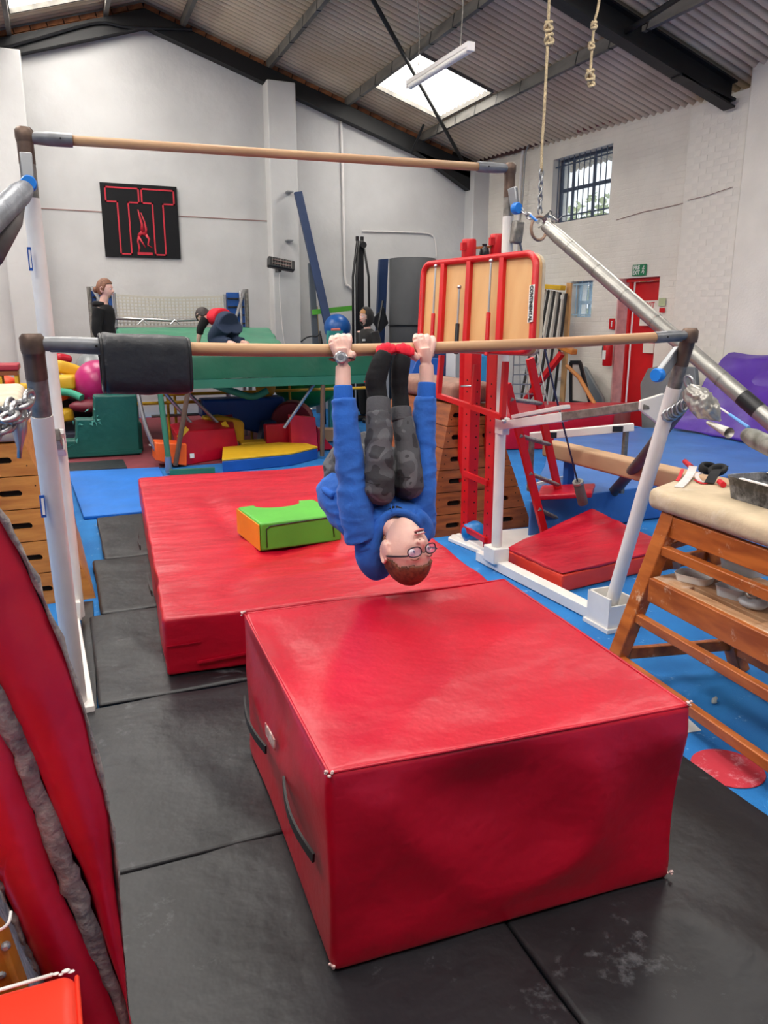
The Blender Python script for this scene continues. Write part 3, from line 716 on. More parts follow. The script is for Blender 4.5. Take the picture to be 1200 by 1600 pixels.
# rear right cable down to the floor, dark sleeve at its foot
c0 = k2 + V(.03, 0, -.15); c1 = GZ(911, 786, .30); MB().tube([c0, c0.lerp(c1, .5) + V(0, 0, -.03), c1], .006, 8).build('guy_cable', M('navy_cable', (40, 52, 84), .5), UB, smooth=True)
l1 = GZ(911, 786, .30); l0 = c0.lerp(c1, .90); mb = MB(); mb.tube([l0, l0.lerp(l1, .1), l1], [.02, .034, .036], 14); oo = mb.build('cable_sleeve', m_foam, UB, smooth='auto'); MB().tube([l0.lerp(l1, .02), l0.lerp(l1, .1)], .037, 12).build('tape_band', m_foil, oo)
# right near: curved grey foam sleeve going back to the floor, and the crumpled foil turnbuckle
n0 = lb1 + V(.02, .05, -.16)
pts = catmull([GY(1062, 640, 2.8), GY(1040, 668, 3.1), GY(1005, 715, 3.7), GY(968, 758, 4.4), GY(946, 782, 4.75)], 5)
MB().tube(pts, [.030 + .012 * i / len(pts) for i in range(len(pts))], 16).build('cable_sleeve', m_foam, UB, smooth='auto', label='curved dark grey foam sleeve')
tb0 = GY(1078, 628, 2.55); 
mb = MB()
def blob(u, v, A=GY(1074, 606, 2.56), B=GY(1126, 658, 2.44)):
    p = A.lerp(B, v); d = (B - A).normalized(); e1, e2 = basis(d); a = 6.283 * u
    r = .010 + .062 * (sin(pi * min(1, v * .95 + .1)) ** .7) * (1 + .35 * noise.noise(V(cos(a) * 2, sin(a) * 2, v * 4))) + .020 * (1 - 2 * abs(noise.noise(V(cos(a) * 3 + 5, sin(a) * 3, v * 7)))) * sin(pi * v)
    return p + (e1 * cos(a) * .8 + e2 * sin(a) * .62) * r
mb.grid(blob, 40, 28, True); fo = mb.build('foil_wrap', M('crumpled_foil', (196, 192, 184), .38, .55, var=.2, vs_=12, bump=.006, bs=16), UB, smooth=True)
mb = MB(); A2, B2 = GY(1106, 660, 2.44), GY(1140, 672, 2.35)
mb.grid(lambda u, v: A2.lerp(B2, v) + V(0, 0, -.012 * v) + V(cos(6.283 * u) * (.010 + .018 * v), 0, sin(6.283 * u) * (.008 + .014 * v)), 12, 8, True); mb.build('foil_tail', _mats['crumpled_foil'], fo, smooth=True)
chain((GY(1074, 590, 2.58), GY(1084, 612, 2.55)), .007, 'shackle_chain', m_steel, UB, .06)
mb = MB(); h0 = GY(1070, 632, 2.62)
for k in range(5): mb.tube([h0 + V(.02 * cos(w) * (1 + .3 * k % 2) - .01 * k, .01 * k, .028 * sin(w) - .012 * k) for w in [2 * pi * i / 10 for i in range(10)]], .006, 6, closed=True)
mb.build('shackle', m_steel, UB, smooth=True)
r0 = GY(1126, 638, 2.42); r1_ = GY(1170, 668, 2.05)
MB().cyl(r0, r0.lerp(r1_, .35), .004, 8).build('rope', m_chalk, UB); MB().cyl(r0.lerp(r1_, .35), r1_, .006, 8).build('blue_rope_tie', M('pale_blue_rope', (90, 150, 214), .6), UB)
guy(GY(1168, 680, 2.02), GY(1235, 712, 1.72), .033, m_foilg, 'scuffed silver sleeve at the right edge', n=6, seam=False)
# left side cables
kk = GY(38, 296, 3.85); kq = GY(-40, 372, 3.3)
guy(kk, kq, .048, M('grey_taped_foam', (128, 132, 140), .4, .4, var=.2, vs_=10, bump=.005, bs=22), 'grey taped sleeve at the left edge', n=8, seam=False)
mb = MB(); mb.tube([GY(34, 305, 3.86), GY(22, 345, 3.7), GY(-12, 402, 3.5)], [.02, .034, .04], 12); mb.build('tape_tail', m_foam, UB, smooth=True)
for (a, b_, s) in (((50, 618), (8, 656), .075), ((44, 642), (-20, 690), .06), ((20, 632), (-14, 660), .08)):
    chain((GY(a[0], a[1], 2.55), GY(b_[0], b_[1], 2.35)), .008, 'shackle_chain', m_steel, UB, s)
MB().tube([GY(32, 640, 2.5), GY(30, 672, 2.5), GY(31, 700, 2.5), GY(30, 716, 2.5)], [.018, .022, .008, .006], 8).build('hanging_hook', m_steel, UB, smooth=True)
# blue and white makers' plates on the posts
m_lab = M('blue_label', (24, 82, 168), .4)
for (x, y, Y, h) in ((67, 790, 2.72, .075), (47, 405, 3.93, .10)):
    c = GY(x, y, Y); c += V(-.0, -.012, 0); o = MB().box(c, (.016, .006, h)).build('post_label', m_lab, UB)
    MB().box(c + V(0.001, -.004, 0), (.008, .002, h * .75)).build('label_band', m_chalk, o)

# black roll pad on the low bar
pc0 = GY(157, 541, 2.6); pc1 = GY(292, 545, 2.6)
def padf(u, v):
    p = pc0.lerp(pc1, v); a = 2 * pi * u; ca, sa_ = cos(a), sin(a); e = .55
    s = lambda c: (abs(c) ** e) * (1 if c > 0 else -1)
    k = 1 - .10 * (max(0, abs(v - .5) * 2 - .9) * 10) ** 2
    return p + V(0, s(ca) * .070 * k, s(sa_) * .094 * k - .052 + .004 * noise.noise(V(v * 6, a, 0)))
mb = MB(); mb.grid(padf, 40, 30, True); n_ = len(mb.v)
mb.f.append(tuple(range(40))[::-1]); mb.mi.append(0); mb.f.append(tuple(n_ - 40 + k for k in range(40))); mb.mi.append(0)
t = thing('bar_pad', 'thick black roll pad wrapped round the left of the low bar', 'pad', pc0)
mb.build('pad_body', m_pad, t, smooth='auto')
for v in (.0, 1.0):
    MB().tube([padf(k / 40, v) for k in range(40)], .006, 6, closed=True).build('edge_binding', m_blackp, t, smooth=True)

# ------------------------------------------------------------------ wooden vaulting boxes
def board(mb, p00, p10, p11, p01, slots, depth):
    """Board split in columns, each with a rounded hand hole."""
    p00, p10, p11, p01 = map(V, (p00, p10, p11, p01)); nrm = (p10 - p00).cross(p01 - p00).normalized()
    cols = slots if slots else [None]; n = len(cols)
    for i, s in enumerate(cols):
        u0, u1 = i / n, (i + 1) / n
        q = lambda u, v: (p00.lerp(p10, u0 + (u1 - u0) * u)).lerp(p01.lerp(p11, u0 + (u1 - u0) * u), v)
        if s is None: mb.add([q(0, 0), q(1, 0), q(1, 1), q(0, 1)], [(0, 1, 2, 3)]); continue
        Lw = (q(1, .5) - q(0, .5)).length; Lh = (q(.5, 1) - q(.5, 0)).length; cu, hw, hh = s; N_ = 24; outer = []; inner = []
        for k in range(N_):
            a = 2 * pi * (k + .5) / N_; c_, s_ = cos(a), sin(a)
            m_ = max(abs(c_), abs(s_)); outer.append((.5 + .5 * c_ / m_, .5 + .5 * s_ / m_))
            ix = (hw - hh) * (1 if c_ > 0 else -1) + hh * c_; inner.append((cu + ix / Lw, .5 + hh * s_ / Lh))
        # corners
        o_ = len(mb.v); vs = [q(*x) for x in outer] + [q(*x) for x in inner] + [q(*x) - nrm * depth for x in inner]
        fs = [(k, (k + 1) % N_, N_ + (k + 1) % N_, N_ + k) for k in range(N_)] + [(N_ + k, N_ + (k + 1) % N_, 2 * N_ + (k + 1) % N_, 2 * N_ + k) for k in range(N_)]
        cs = [q(0, 0), q(1, 0), q(1, 1), q(0, 1)]; base = len(vs); vs += cs
        for ci, (cx, cy_) in enumerate(((0, 0), (1, 0), (1, 1), (0, 1))):
            # nearest two outer points around the corner
            d = sorted(range(N_), key=lambda k: (outer[k][0] - cx) ** 2 + (outer[k][1] - cy_) ** 2)[:2]
            fs.append((base + ci, d[0], d[1]))
        mb.add(vs, fs)
def vault_box(name, label, base, top, z0, z1, n, wood, slots_front, padh, padmat, gap=.006, topz=None):
    c = sum((V(p[0], p[1], 0) for p in base), V(0, 0, 0)) / 4
    t = thing(name, label, 'vaulting box', (c.x, c.y, z0)); B = [V(p[0], p[1], z0) for p in base]; T = [V(p[0], p[1], z1) for p in top]
    for k in range(n):
        a, b_ = k / n, (k + 1) / n - gap
        lo = [p.lerp(q, a) for p, q in zip(B, T)]; hi = [p.lerp(q, b_) for p, q in zip(B, T)]
        mb = MB(); nose = V(0, 0, 0)
        for i in range(4):
            j = (i + 1) % 4
            sl = slots_front if i == 0 else ([(.5, .055, .017)] * 0 or None)
            board(mb, lo[i], lo[j], hi[j], hi[i], sl, .03)
        cc = sum(lo, V(0, 0, 0)) / 4
        mb.add(hi, [(0, 1, 2, 3)]); mb.add(lo, [(3, 2, 1, 0)])
        o = mb.build('box_section', wood, t)
        # dark sheet as painted shade behind the hand holes; corner screws
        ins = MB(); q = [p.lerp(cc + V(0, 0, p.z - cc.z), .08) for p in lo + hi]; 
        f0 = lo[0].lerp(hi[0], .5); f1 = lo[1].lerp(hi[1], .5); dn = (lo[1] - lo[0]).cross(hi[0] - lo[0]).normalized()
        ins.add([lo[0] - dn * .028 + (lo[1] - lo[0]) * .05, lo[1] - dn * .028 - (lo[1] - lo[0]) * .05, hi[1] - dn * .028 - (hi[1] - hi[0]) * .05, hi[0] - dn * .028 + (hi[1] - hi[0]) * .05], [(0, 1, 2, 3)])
        ins.build('hole_shade', m_dark, o)
        for (u, v) in ((.06, .3), (.06, .7), (.94, .3), (.94, .7)):
            p = lo[0].lerp(lo[1], u).lerp(hi[0].lerp(hi[1], u), v); MB().cyl(p - dn * .001, p + dn * .0015, .004, 8).build('screw_head', m_dark, o)
    if padh:
        P_ = [V(p.x, p.y, z1) for p in T]
        cc = sum(P_, V(0, 0, 0)) / 4
        P_ = [cc + (p - cc) * 1.03 for p in P_]
        soft([p + V(0, 0, .002) for p in P_], padh, .05 if padh > .1 else .03, 16).build('top_pad', padmat, t, smooth=True)
    return t
vault_box('vaulting_box', 'light wooden vaulting box with cream top at the left, chained post in front', [(-.95, 4.37), (.066, 4.37), (.02, 5.85), (-.95, 5.85)], [(-.78, 4.48), (-.215, 4.48), (-.24, 5.75), (-.78, 5.75)], .0, .88, 5, m_woodv, [(.5, .055, .016), (.5, .055, .016)], .22, m_suede)
vault_box('vaulting_box', 'second wooden vaulting box behind the cream-topped one at the left', [(-.95, 5.9), (.01, 5.9), (-.03, 7.6), (-.95, 7.6)], [(-.8, 6.0), (-.26, 6.0), (-.28, 7.5), (-.8, 7.5)], .0, .70, 4, m_woodd, [(.5, .055, .016), (.5, .055, .016)], 0, None)
vault_box('vaulting_box', 'brown wooden vaulting box with leather top behind the red frame', [(2.30, 4.76), (3.18, 4.76), (3.15, 6.3), (2.34, 6.3)], [(2.60, 5.0), (2.93, 5.0), (2.92, 6.1), (2.62, 6.1)], .0, .92, 6, m_woodd, [(.46, .055, .017), (.54, .055, .017)], .15, m_leather)

# ------------------------------------------------------------------ tipped red trestle table with ladder
t = thing('folding_vault_table', 'red steel framed plywood table tipped upright on a red ladder frame', 'gym table', (2.8, 4.2, 0)); RT = t
TL, TR, BR, BL = W(662, 411, 4.6), W(842, 392, 3.85), W(828, 556, 3.85), W(655, 546, 4.6)
ex = (TR - TL).normalized(); PW = (TR - TL).length; ey = (TL - BL).normalized(); PH = (TL - BL).length; en = ex.cross(ey).normalized()
if en.dot(_F) > 0: en = -en           # towards the viewer
def rr_pts(w, h, r, n=6, c=(0, 0)):
    out = []
    for cx, cy_, a0 in ((w - r, h - r, 0), (r, h - r, 90), (r, r, 180), (w - r, r, 270)):
        for k in range(n + 1):
            a = radians(a0 + 90 * k / n); out.append((cx + r * cos(a) + c[0], cy_ + r * sin(a) + c[1]))
    return out
Q = lambda x, y, d=0: BL + ex * x + ey * y + en * d
mb = MB().prism([Q(x, y, -.03) for x, y in rr_pts(PW, PH, .07)], en * .025); mb.build('table_panel', m_ply, t)
mb = MB().prism([Q(x, y, -.05) for x, y in rr_pts(PW + .01, PH + .01, .075, c=(-.005, -.005))], en * .018); mb.build('table_padding', m_suede, t)
MB().tube([Q(x, y, 0.005) for x, y in rr_pts(PW - .02, PH - .02, .065, c=(.01, .01))], .018, 10, closed=True, up=en).build('table_rim', m_redst, t, smooth=True)
for fx in (.215, .455, .735): MB().bar(Q(PW * fx, .01, .004), Q(PW * fx, PH - .01, .004), .032, .03, en).build('table_rib', m_redst, t)
def gas(x, y0, y1, col):
    o = MB().cyl(Q(x, y0, .03), Q(x, y0 + (y1 - y0) * .45, .03), .012, 10).build('gas_strut', col, t, smooth='auto'); MB().cyl(Q(x, y0 + (y1 - y0) * .44, .03), Q(x, y1, .03), .006, 8).build('strut_rod', m_steel, o, smooth='auto')
    MB().ball(Q(x, y1, .03), .012).build('strut_joint', m_steel, o, smooth=True)
gas(PW * .165, -.02, PH * .93, m_redst); gas(PW * .40, -.02, PH * .68, m_blackp); gas(PW * .665, -.02, PH * .93, m_redst)
lab = MB().bar(Q(PW - .010, PH * .30, .026), Q(PW - .008, PH * .66, .026), .034, .003, en).build('maker_label', m_chalk, t)
text('CONTINENTAL', .030, m_blackp, 'maker_lettering', t, Q(PW - .009, PH * .48, .030), rot_axes(-ey, ex), sx=.86, bold=.0006)
# columns with holes, ties
def column(xa, ya, ztop, w=.055):
    o = MB().box((xa, ya, ztop / 2 + .03), (w, w * 1.3, ztop - .06)).build('column', m_redst, t, bevel=.003)
    h = MB()
    for k in range(14): z = .15 + k * .075; h.cyl((xa - w / 2 - .001, ya, z), (xa - w / 2 + .002, ya, z), .007, 8); h.cyl((xa + .012, ya - w * .65 - .001, z), (xa + .012, ya - w * .65 + .002, z), .006, 8)
    h.build('peg_holes', m_dark, o, kind='stuff')
    return o
cA_, cB_ = (2.52, 4.55), (2.50, 4.20)
column(*cA_, 1.33, .075); column(*cB_, 1.33, .075)
for z in (.12, .50): MB().bar((cA_[0] - .045, cA_[1], z), (cB_[0] - .045, cB_[1], z), .02, .035).build('cross_tie', m_redst, t)
MB().box((2.545, 4.40, .03), (.15, .48, .045)).build('column_foot', m_post, t, bevel=.008)
# hinge frame beside the columns
fA, fB = GY(685, 618, 4.45), GY(785, 652, 3.75)
f1, f2 = GY(690, 555, 4.45), GY(790, 565, 3.75)
MB().bar(fA, fB, .03, .03).build('hinge_frame', m_redst, t); MB().bar(fA + V(0, 0, .0), f1, .03, .03, (1, 0, 0)).build('hinge_frame', m_redst, t); MB().bar(fB, f2, .03, .03, (1, 0, 0)).build('hinge_frame', m_redst, t)
f3 = fA.lerp(fB, .55); MB().bar(f3, f3 + (f1 - fA) * .98, .02, .02, (1, 0, 0)).build('hinge_frame', m_redst, t)
MB().cyl(fA.lerp(fB, .35) + V(0, -.02, .10), fA.lerp(fB, .35) + V(.08, -.02, .10), .006, 8).build('locking_pin', m_steel, t); MB().ball(fB + V(0, -.02, -.02), .014).build('locking_knob', m_steel, t, smooth=True)
# ladder legs and grey treads
la0, la1 = GZ(852, 838, .03), GY(792, 600, 4.35); lb0_, lb1_ = GZ(884, 822, .03), GY(828, 560, 4.5)
MB().bar(la0, la1, .05, .03, (0, 1, 0)).build('ladder_leg', m_redst, t); MB().bar(lb0_, lb1_, .05, .03, (0, 1, 0)).build('ladder_leg', m_redst, t)
def at_row(a, b_, y):      # point of a leg that is seen at picture row y
    lo, hi = 0.0, 1.0
    for _ in range(30):
        m = (lo + hi) / 2; p = a.lerp(b_, m) - EYE; yy = 800 - FPX * p.dot(_U) / p.dot(_F)
        if yy > y: lo = m
        else: hi = m
    return a.lerp(b_, (lo + hi) / 2)
for (ya, yb_) in ((624, 630), (681, 694), (740, 757), (796, 815)):
    p, q = at_row(la0, la1, ya), at_row(lb0_, lb1_, yb_); d = (q - p)
    MB().tube([p - d * .04, q + d * .02], .022, 12, sq=.7).build('tread', M('grey_tread', (140, 138, 140), .8, var=.3, vs_=30), t, smooth='auto')
MB().prism([GZ(700, 846, .0), V(2.47, 4.20, 0), V(2.60, 4.12, 0), GZ(872, 838, .0), GZ(842, 829, .0), V(2.47, 4.70, 0)], (0, 0, .03)).build('base_plate', m_post, t, bevel=.006)
# folded end of the second table behind with red motors
for i, (x, y, w_) in enumerate(((740, 398, 17), (782, 380, 20))):
    c = GY(x, y, 9.0); MB
t2 = thing('tumble_stand', 'two red capped cylinders with a black clamp behind the plywood table', 'stand', GY(745, 470, 4.7) * 1.0)
t2.location.z = 0; OFF[t2.name] = V(t2.location)
for (x, ytop, rpx) in ((733, 374, 10.5), (777, 366, 9)):
    c = GY(x, ytop, 4.9); MB().lathe((c.x, c.y, .0), [(.045, 0), (.045, c.z - .14), (.05, c.z - .13), (.05, c.z - .012), (.046, c.z)], seg=20).build('red_cylinder', m_redst, t2, smooth='auto')
    MB().box((c.x - .055, c.y - .02, c.z - .05), (.03, .03, .05)).build('clamp_lug', m_redst, t2)
c = GY(757, 386, 4.9); MB().lathe((c.x, c.y, c.z - .07), [(.03, 0), (.036, .03), (.03, .06), (.015, .075), (.018, .09)], seg=14).build('black_clamp', m_blackp, t2, smooth='auto'); MB().bar(GY(722, 389, 4.9), GY(790, 384, 4.9), .02, .015).build('cross_bar', m_woodr, t2)
tag(MB().ball(GY(740, 832, 4.5), .085).build('play_ball', vinyl('blue_ball', (20, 116, 190), .35), smooth=True), 'small blue ball on the floor inside the red frame', 'ball')
# ------------------------------------------------------------------ leaning mats and box at the near left
def strip(right, left, mat, name, parent, Y=1.0, dv=(-.27, .85, -.10), seg=5):
    R_ = catmull([GY(x, y, Y) for x, y in right], seg); L_ = catmull([GY(x, y, Y) for x, y in left], seg); n = min(len(R_), len(L_)); d = V(dv); mb = MB()
    vs = []
    for k in range(n):
        a, b_ = L_[k], R_[k]
        for j in range(7):
            u = j / 6; p = a.lerp(b_, u) + V(0, -.018 * sin(pi * u) ** .6, 0) * (1 if 'felt' not in name else .3); vs.append(p)
    base = len(vs); vs += [p + d for p in vs[:base]]
    fs = []
    for k in range(n - 1):
        for j in range(6):
            i = k * 7 + j; fs.append((i, i + 1, i + 8, i + 7)); fs.append((base + i, base + i + 7, base + i + 8, base + i + 1))
        for i, s in ((k * 7, 1), (k * 7 + 6, -1)):
            fs.append((i, i + 7, base + i + 7, base + i)[::s])
    for k, s in ((0, 1), (n - 1, -1)):
        for j in range(6): i = k * 7 + j; fs.append((i, base + i, base + i + 1, i + 1)[::s])
    mb.add(vs, fs)
    rough = (lambda p: .006 * noise.noise(p * 60)) if 'felt' in name else (lambda p: .006 * noise.noise(p * 6))
    return mb.build(name, mat, parent, smooth='auto', disp=rough)
o0 = [(-170, 560), (-60, 700), (0, 792), (60, 902), (120, 1060), (160, 1205), (182, 1320), (192, 1450), (205, 1610), (222, 1800), (240, 2010)]
i0 = [(-178, 562), (-68, 703), (-8, 797), (54, 910), (114, 1066), (154, 1210), (177, 1322), (190, 1455), (203, 1612), (221, 1801), (239, 2010)]
i1 = [(-180, 860), (-90, 950), (0, 1062), (30, 1120), (60, 1195), (100, 1300), (130, 1370), (160, 1455), (210, 1615), (224, 1802), (238, 2012)]
l1 = [(-190, 905), (-110, 1005), (0, 1146), (28, 1205), (52, 1270), (80, 1350), (110, 1420), (140, 1490), (192, 1618), (214, 1806), (230, 2014)]
l2 = [(-280, 1050), (-140, 1210), (-6, 1366), (8, 1392), (26, 1430), (40, 1466), (56, 1500), (72, 1540), (100, 1620), (150, 1810), (190, 2016)]
l3 = [(-284, 1056), (-144, 1216), (-12, 1374), (2, 1400), (19, 1437), (33, 1472), (50, 1506), (66, 1544), (96, 1622), (146, 1812), (186, 2018)]
t = thing('leaning_mat', 'tall red mat with grey felt back leaning at the left edge, nearer the bars', 'mat', GY(100, 1500, 1.0)); t.location.z = 0.041; OFF[t.name] = V(t.location)
strip(i0, i1, m_red, 'cover', t); strip(o0, i0, m_felt, 'felt_back', t)
t = thing('leaning_mat', 'second red mat with wide grey felt edge leaning at the lower left', 'mat', GY(40, 1500, 1.0)); t.location.z = 0.041; OFF[t.name] = V(t.location)
strip(l1, l2, m_red, 'cover', t); strip([(x - 1.6, y + 1) for x, y in i1], l1, m_felt, 'felt_edge', t); strip(l2, l3, m_felt, 'felt_back', t)
# wooden block with screws, and the orange vinyl box
wa = [GY(-60, 1350, .99), GY(0, 1402, .99), GY(30, 1440, .99), GY(58, 1520, .99), GY(70, 1600, .99), GY(-60, 1600, .99)]
t = thing('trestle_end', 'brown wooden trestle end with bolts at the bottom left edge', 'trestle', (wa[4].x - .1, .97, wa[4].z))
MB().prism([p + V(-.012, 0, 0) for p in wa], (0, -.05, 0)).build('end_board', M('honey_wood', (176, 110, 38), .4, col2=(140, 80, 24), vs_=4, stretch=(1, 4, 8)), t, bevel=.006)
MB().box(wa[5] + V(.0, .02, -.22), (.10, .07, .44)).build('end_leg', _mats['honey_wood'], t)
for (x, y) in ((9, 1480), (2, 1524)): MB().lathe(GY(x, y, .94), [(.006, -.004), (.006, .0), (.003, .003)], (0, -1, 0), 10).build('bolt', m_galv, t)
MB().tube(catmull([GY(17, 1424, .93), GY(14, 1440, .92), GY(5, 1450, .92), GY(-8, 1456, .93)], 4), .002, 6).build('dangling_cord', m_chalk, t)
zt = .70; oc = [(-.75, .30, 0), (-.035, .30, 0), (-.052, .905, 0), (-.75, .905, 0)]
t = thing('vinyl_box', 'orange-red vinyl box with torn white edge in the bottom left corner', 'foam block', (-.4, .6, .041))
soft([V(p[0], p[1], .041) for p in oc] + [V(p[0], p[1], zt) for p in oc], r=.02, n=26).build('cover', m_oran, t, smooth=True, disp=lambda p: .004 * noise.noise(p * 5))
mb = MB(); mb.tube([V(-.74 + .066 * k, .905, zt - .003) for k in range(11)], .0025, 6); mb.build('torn_edge', m_chalk, t, smooth=True)
for k in range(5): MB().ball(V(-.082 + .006 * k, .905 - .0006 * k, zt + random.uniform(-.006, .000)), random.uniform(.0022, .0036), (1.6, 1, .5), 8, 5).build('torn_tuft', m_chalk, t, smooth=True)
mb = MB(); mb.tube([V(-.052 + .0028 * k, .90 - .1 * k, zt - .012) for k in range(6)], .003, 6); mb.build('seam_piping', m_oran, t)

# ------------------------------------------------------------------ wooden stool horse on the right
t = thing('padded_trestle', 'wooden gymnastics trestle with chalky padded top and lower shelf', 'trestle', (2.35, 1.8, 0)); ST = t
ZT = .84; padc = [GZ(1012, 762, ZT), V(1.98, 1.0, ZT), V(2.42, 0.98, ZT), GZ(1070, 741, ZT)]
pA = padc[0]; pD = padc[3]; nearY = .9
P0 = [V(pA.x, pA.y, 0), V(pA.x - .09, nearY, 0), V(pA.x + .34, nearY - .03, 0), V(pD.x, pD.y, 0)]
soft([V(p.x, p.y, ZT - .085) for p in P0] + [V(p.x, p.y, ZT) for p in P0], r=.035, n=34).build('padded_top', M('chalky_suede', (202, 182, 152), .9, var=.08, vs_=8, bump=.002, bs=50, dust=((236, 232, 226), 1.0, 9)), t, smooth=True)
fl = {'n1': (V(P0[0].x + .05, P0[0].y - .10, ZT - .09), GZ(952, 1060, 0)), 'f1': (V(P0[3].x - .06, P0[3].y - .13, ZT - .09), V(2.66, 2.30, 0)),
      'n2': (V(P0[1].x + .05, 1.02, ZT - .09), V(1.93, .95, 0)), 'f2': (V(P0[2].x - .06, 1.02, ZT - .09), V(2.50, .90, 0))}
for k, (a, b_) in fl.items(): MB().bar(a, b_, .055, .07, (0, 1, 0)).build('leg', m_woodr, t, bevel=.005)
lp = lambda k, z: fl[k][1].lerp(fl[k][0], z / (ZT - .09))
def rail(k1, k2, z, w, h, name, off_=(0, 0, 0), round_=False):
    a, b_ = lp(k1, z) + V(off_), lp(k2, z) + V(off_)
    if round_: return MB().tube([a, b_], w / 2, 12).build(name, m_woodr, t, smooth='auto')
    return MB().bar(a, b_, w, h).build(name, m_woodr, t, bevel=.004)
for s in ('n', 'f'):
    rail(s + '1', s + '2', ZT - .14, .03, .09, 'apron_rail'); rail(s + '1', s + '2', .30, .034, .04, 'rung'); rail(s + '1', s + '2', .10, .034, .04, 'rung')
rail('n1', 'n2', .60, .036, .04, 'rung')
rail('n1', 'f1', ZT - .14, .03, .08, 'end_rail'); rail('n1', 'f1', .12, .03, .05, 'end_rail'); rail('n1', 'f1', .52, .03, .05, 'end_rail'); rail('n1', 'f1', .60, .03, .03, 'end_rail')
zs_ = .47; q = [lp('n1', zs_) + V(-.02, -.05, 0), lp('n2', zs_) + V(-.02, 0, 0), lp('f2', zs_) + V(.02, 0, 0), lp('f1', zs_) + V(.02, -.05, 0)]
slot0, slot1 = .12, .62
m_shelf = M('dusty_shelf', (196, 154, 116), .6, col2=(160, 112, 76), vs_=6, stretch=(6, 1, 1), dust=((226, 214, 204), .8, 16))
mb = MB(); L4 = lambda u, v, z: (q[0].lerp(q[1], u)).lerp(q[3].lerp(q[2], u), v) + V(0, 0, z)
def plank(u0, u1, v0, v1, nm='shelf_board'):
    MB().hexa([L4(u0, v0, 0), L4(u1, v0, 0), L4(u1, v1, 0), L4(u0, v1, 0)], [L4(u0, v0, .022), L4(u1, v0, .022), L4(u1, v1, .022), L4(u0, v1, .022)]).build(nm, m_shelf, t, bevel=.003)
plank(0, .12, 0, 1); plank(.12, .40, 0, .12); plank(.12, .40, .19, 1); plank(.40, 1, 0, 1)
MB().bar(q[0] + V(-.005, 0, -.03), q[1] + V(-.005, 0, -.03), .03, .10).build('shelf_front', m_woodr, t, bevel=.004)
S_ = lambda x, y, z=zs_ + .022: GZ(x, y, z)
# chalk tray, grips and tubs
ZP = ZT + .001
def tub(c, w, d_, h, rot, mat, name, label, cat='tub', group=None, wall=.004, flare=1.12, lid=False):
    o = thing(name, label, cat, c, group); Rm = Matrix.Rotation(rot, 3, 'Z'); mb = MB(); c = V(c)
    def ringp(s, z, r=.03): return [c + Rm @ V((x - w / 2) * s, (y - d_ / 2) * s, z) for x, y in rr_pts(w, d_, min(r, w * .3, d_ * .3), 4)]
    rings = [ringp(1, 0), ringp(flare, h), ringp(flare * 1.04, h), ringp(flare * 1.04 - .02, h - .002), ringp(.96, wall)]
    n = len(rings[0]); vs = [p for r_ in rings for p in r_]; fs = [tuple(range(n))[::-1], tuple((len(rings) - 1) * n + k for k in range(n))]
    for i in range(len(rings) - 1):
        for k in range(n): fs.append((i * n + k, i * n + (k + 1) % n, (i + 1) * n + (k + 1) % n, (i + 1) * n + k))
    mb.add(vs, fs); mb.build('tub_body', mat, o, smooth='auto'); return o
tr = GZ(1166, 778, ZP); m_tray = M('chalky_black_plastic', (34, 34, 38), .45, dust=((200, 200, 204), 1.2, 26))
o = tub((tr.x + .02, tr.y - .085, ZP), .17, .24, .085, -.1, m_tray, 'chalk_tray', 'black plastic chalk tray on the padded trestle top', 'tray')
MB().box((tr.x - .075, tr.y - .10, ZP + .0865), (.018, .15, .004), Matrix.Rotation(-.1, 3, 'Z')).build('rim_label', m_chalk, o); MB().box((tr.x + .12, tr.y - .07, ZP + .0865), (.018, .19, .004), Matrix.Rotation(-.1, 3, 'Z')).build('rim_label', m_chalk, o)
gp = GZ(1110, 745, ZP)
t2 = thing('hand_grips', 'pair of black and red hand grips with white strap beside the chalk tray', 'hand grips', (gp.x, gp.y, ZP))
m_gblk = M('black_webbing', (30, 29, 32), .8, var=.3, vs_=30); m_gred = M('red_band', (214, 28, 44), .5); m_gwh = M('white_leather', (228, 216, 214), .6, var=.1, vs_=20)
def G1(x, y, dz=0): return GZ(x, y, ZP) + V(0, 0, dz)
for (x, y, r_, a) in ((1105, 742, .030, 0), (1120, 746, .027, 1)):
    c = G1(x, y, .03); mb = MB()
    mb.tube([c + V(.034 * cos(w), .02 * sin(w), .010 * sin(w + a) + .0) for w in [2 * pi * k / 18 for k in range(18)]], .012, 8, closed=True, sq=1.6); mb.build('wrist_band', m_gblk, t2, smooth=True)
MB().cyl(G1(1070, 725, .012), G1(1080, 737, .02), .012, 12).build('red_roll', m_gred, t2); MB().cyl(G1(1124, 757, .012), G1(1130, 762, .012), .012, 12).build('red_roll', m_gred, t2)
for pts_, mt, nm, w_ in (([(1082, 738, .028), (1078, 746, .016), (1068, 756, .006), (1060, 762, .002)], m_gwh, 'white_strap', .035), ([(1100, 742, .012), (1088, 746, .012), (1094, 754, .006), (1106, 754, .003)], m_gwh, 'white_strap', .018),
                       ([(1130, 738, .03), (1118, 748, .034), (1108, 757, .006)], m_gblk, 'black_strap', .04), ([(1066, 740, .02), (1062, 748, .012), (1058, 752, .003)], m_gred, 'red_strap', .014), ([(1086, 752, .006), (1098, 757, .004), (1108, 755, .003)], m_gred, 'red_strap', .010)):
    mb = MB(); pp = catmull([G1(*a) for a in pts_], 4)
    for k in range(len(pp) - 1): mb.bar(pp[k], pp[k + 1], w_, .003)
    mb.build(nm, mt, t2)
for (x, y) in ((1063, 758), (1068, 757), (1073, 756)): MB().lathe(G1(x, y, .004), [(.003, 0), (.003, .0015)], seg=8).build('finger_hole', m_dark, t2)
for k in range(5): pass
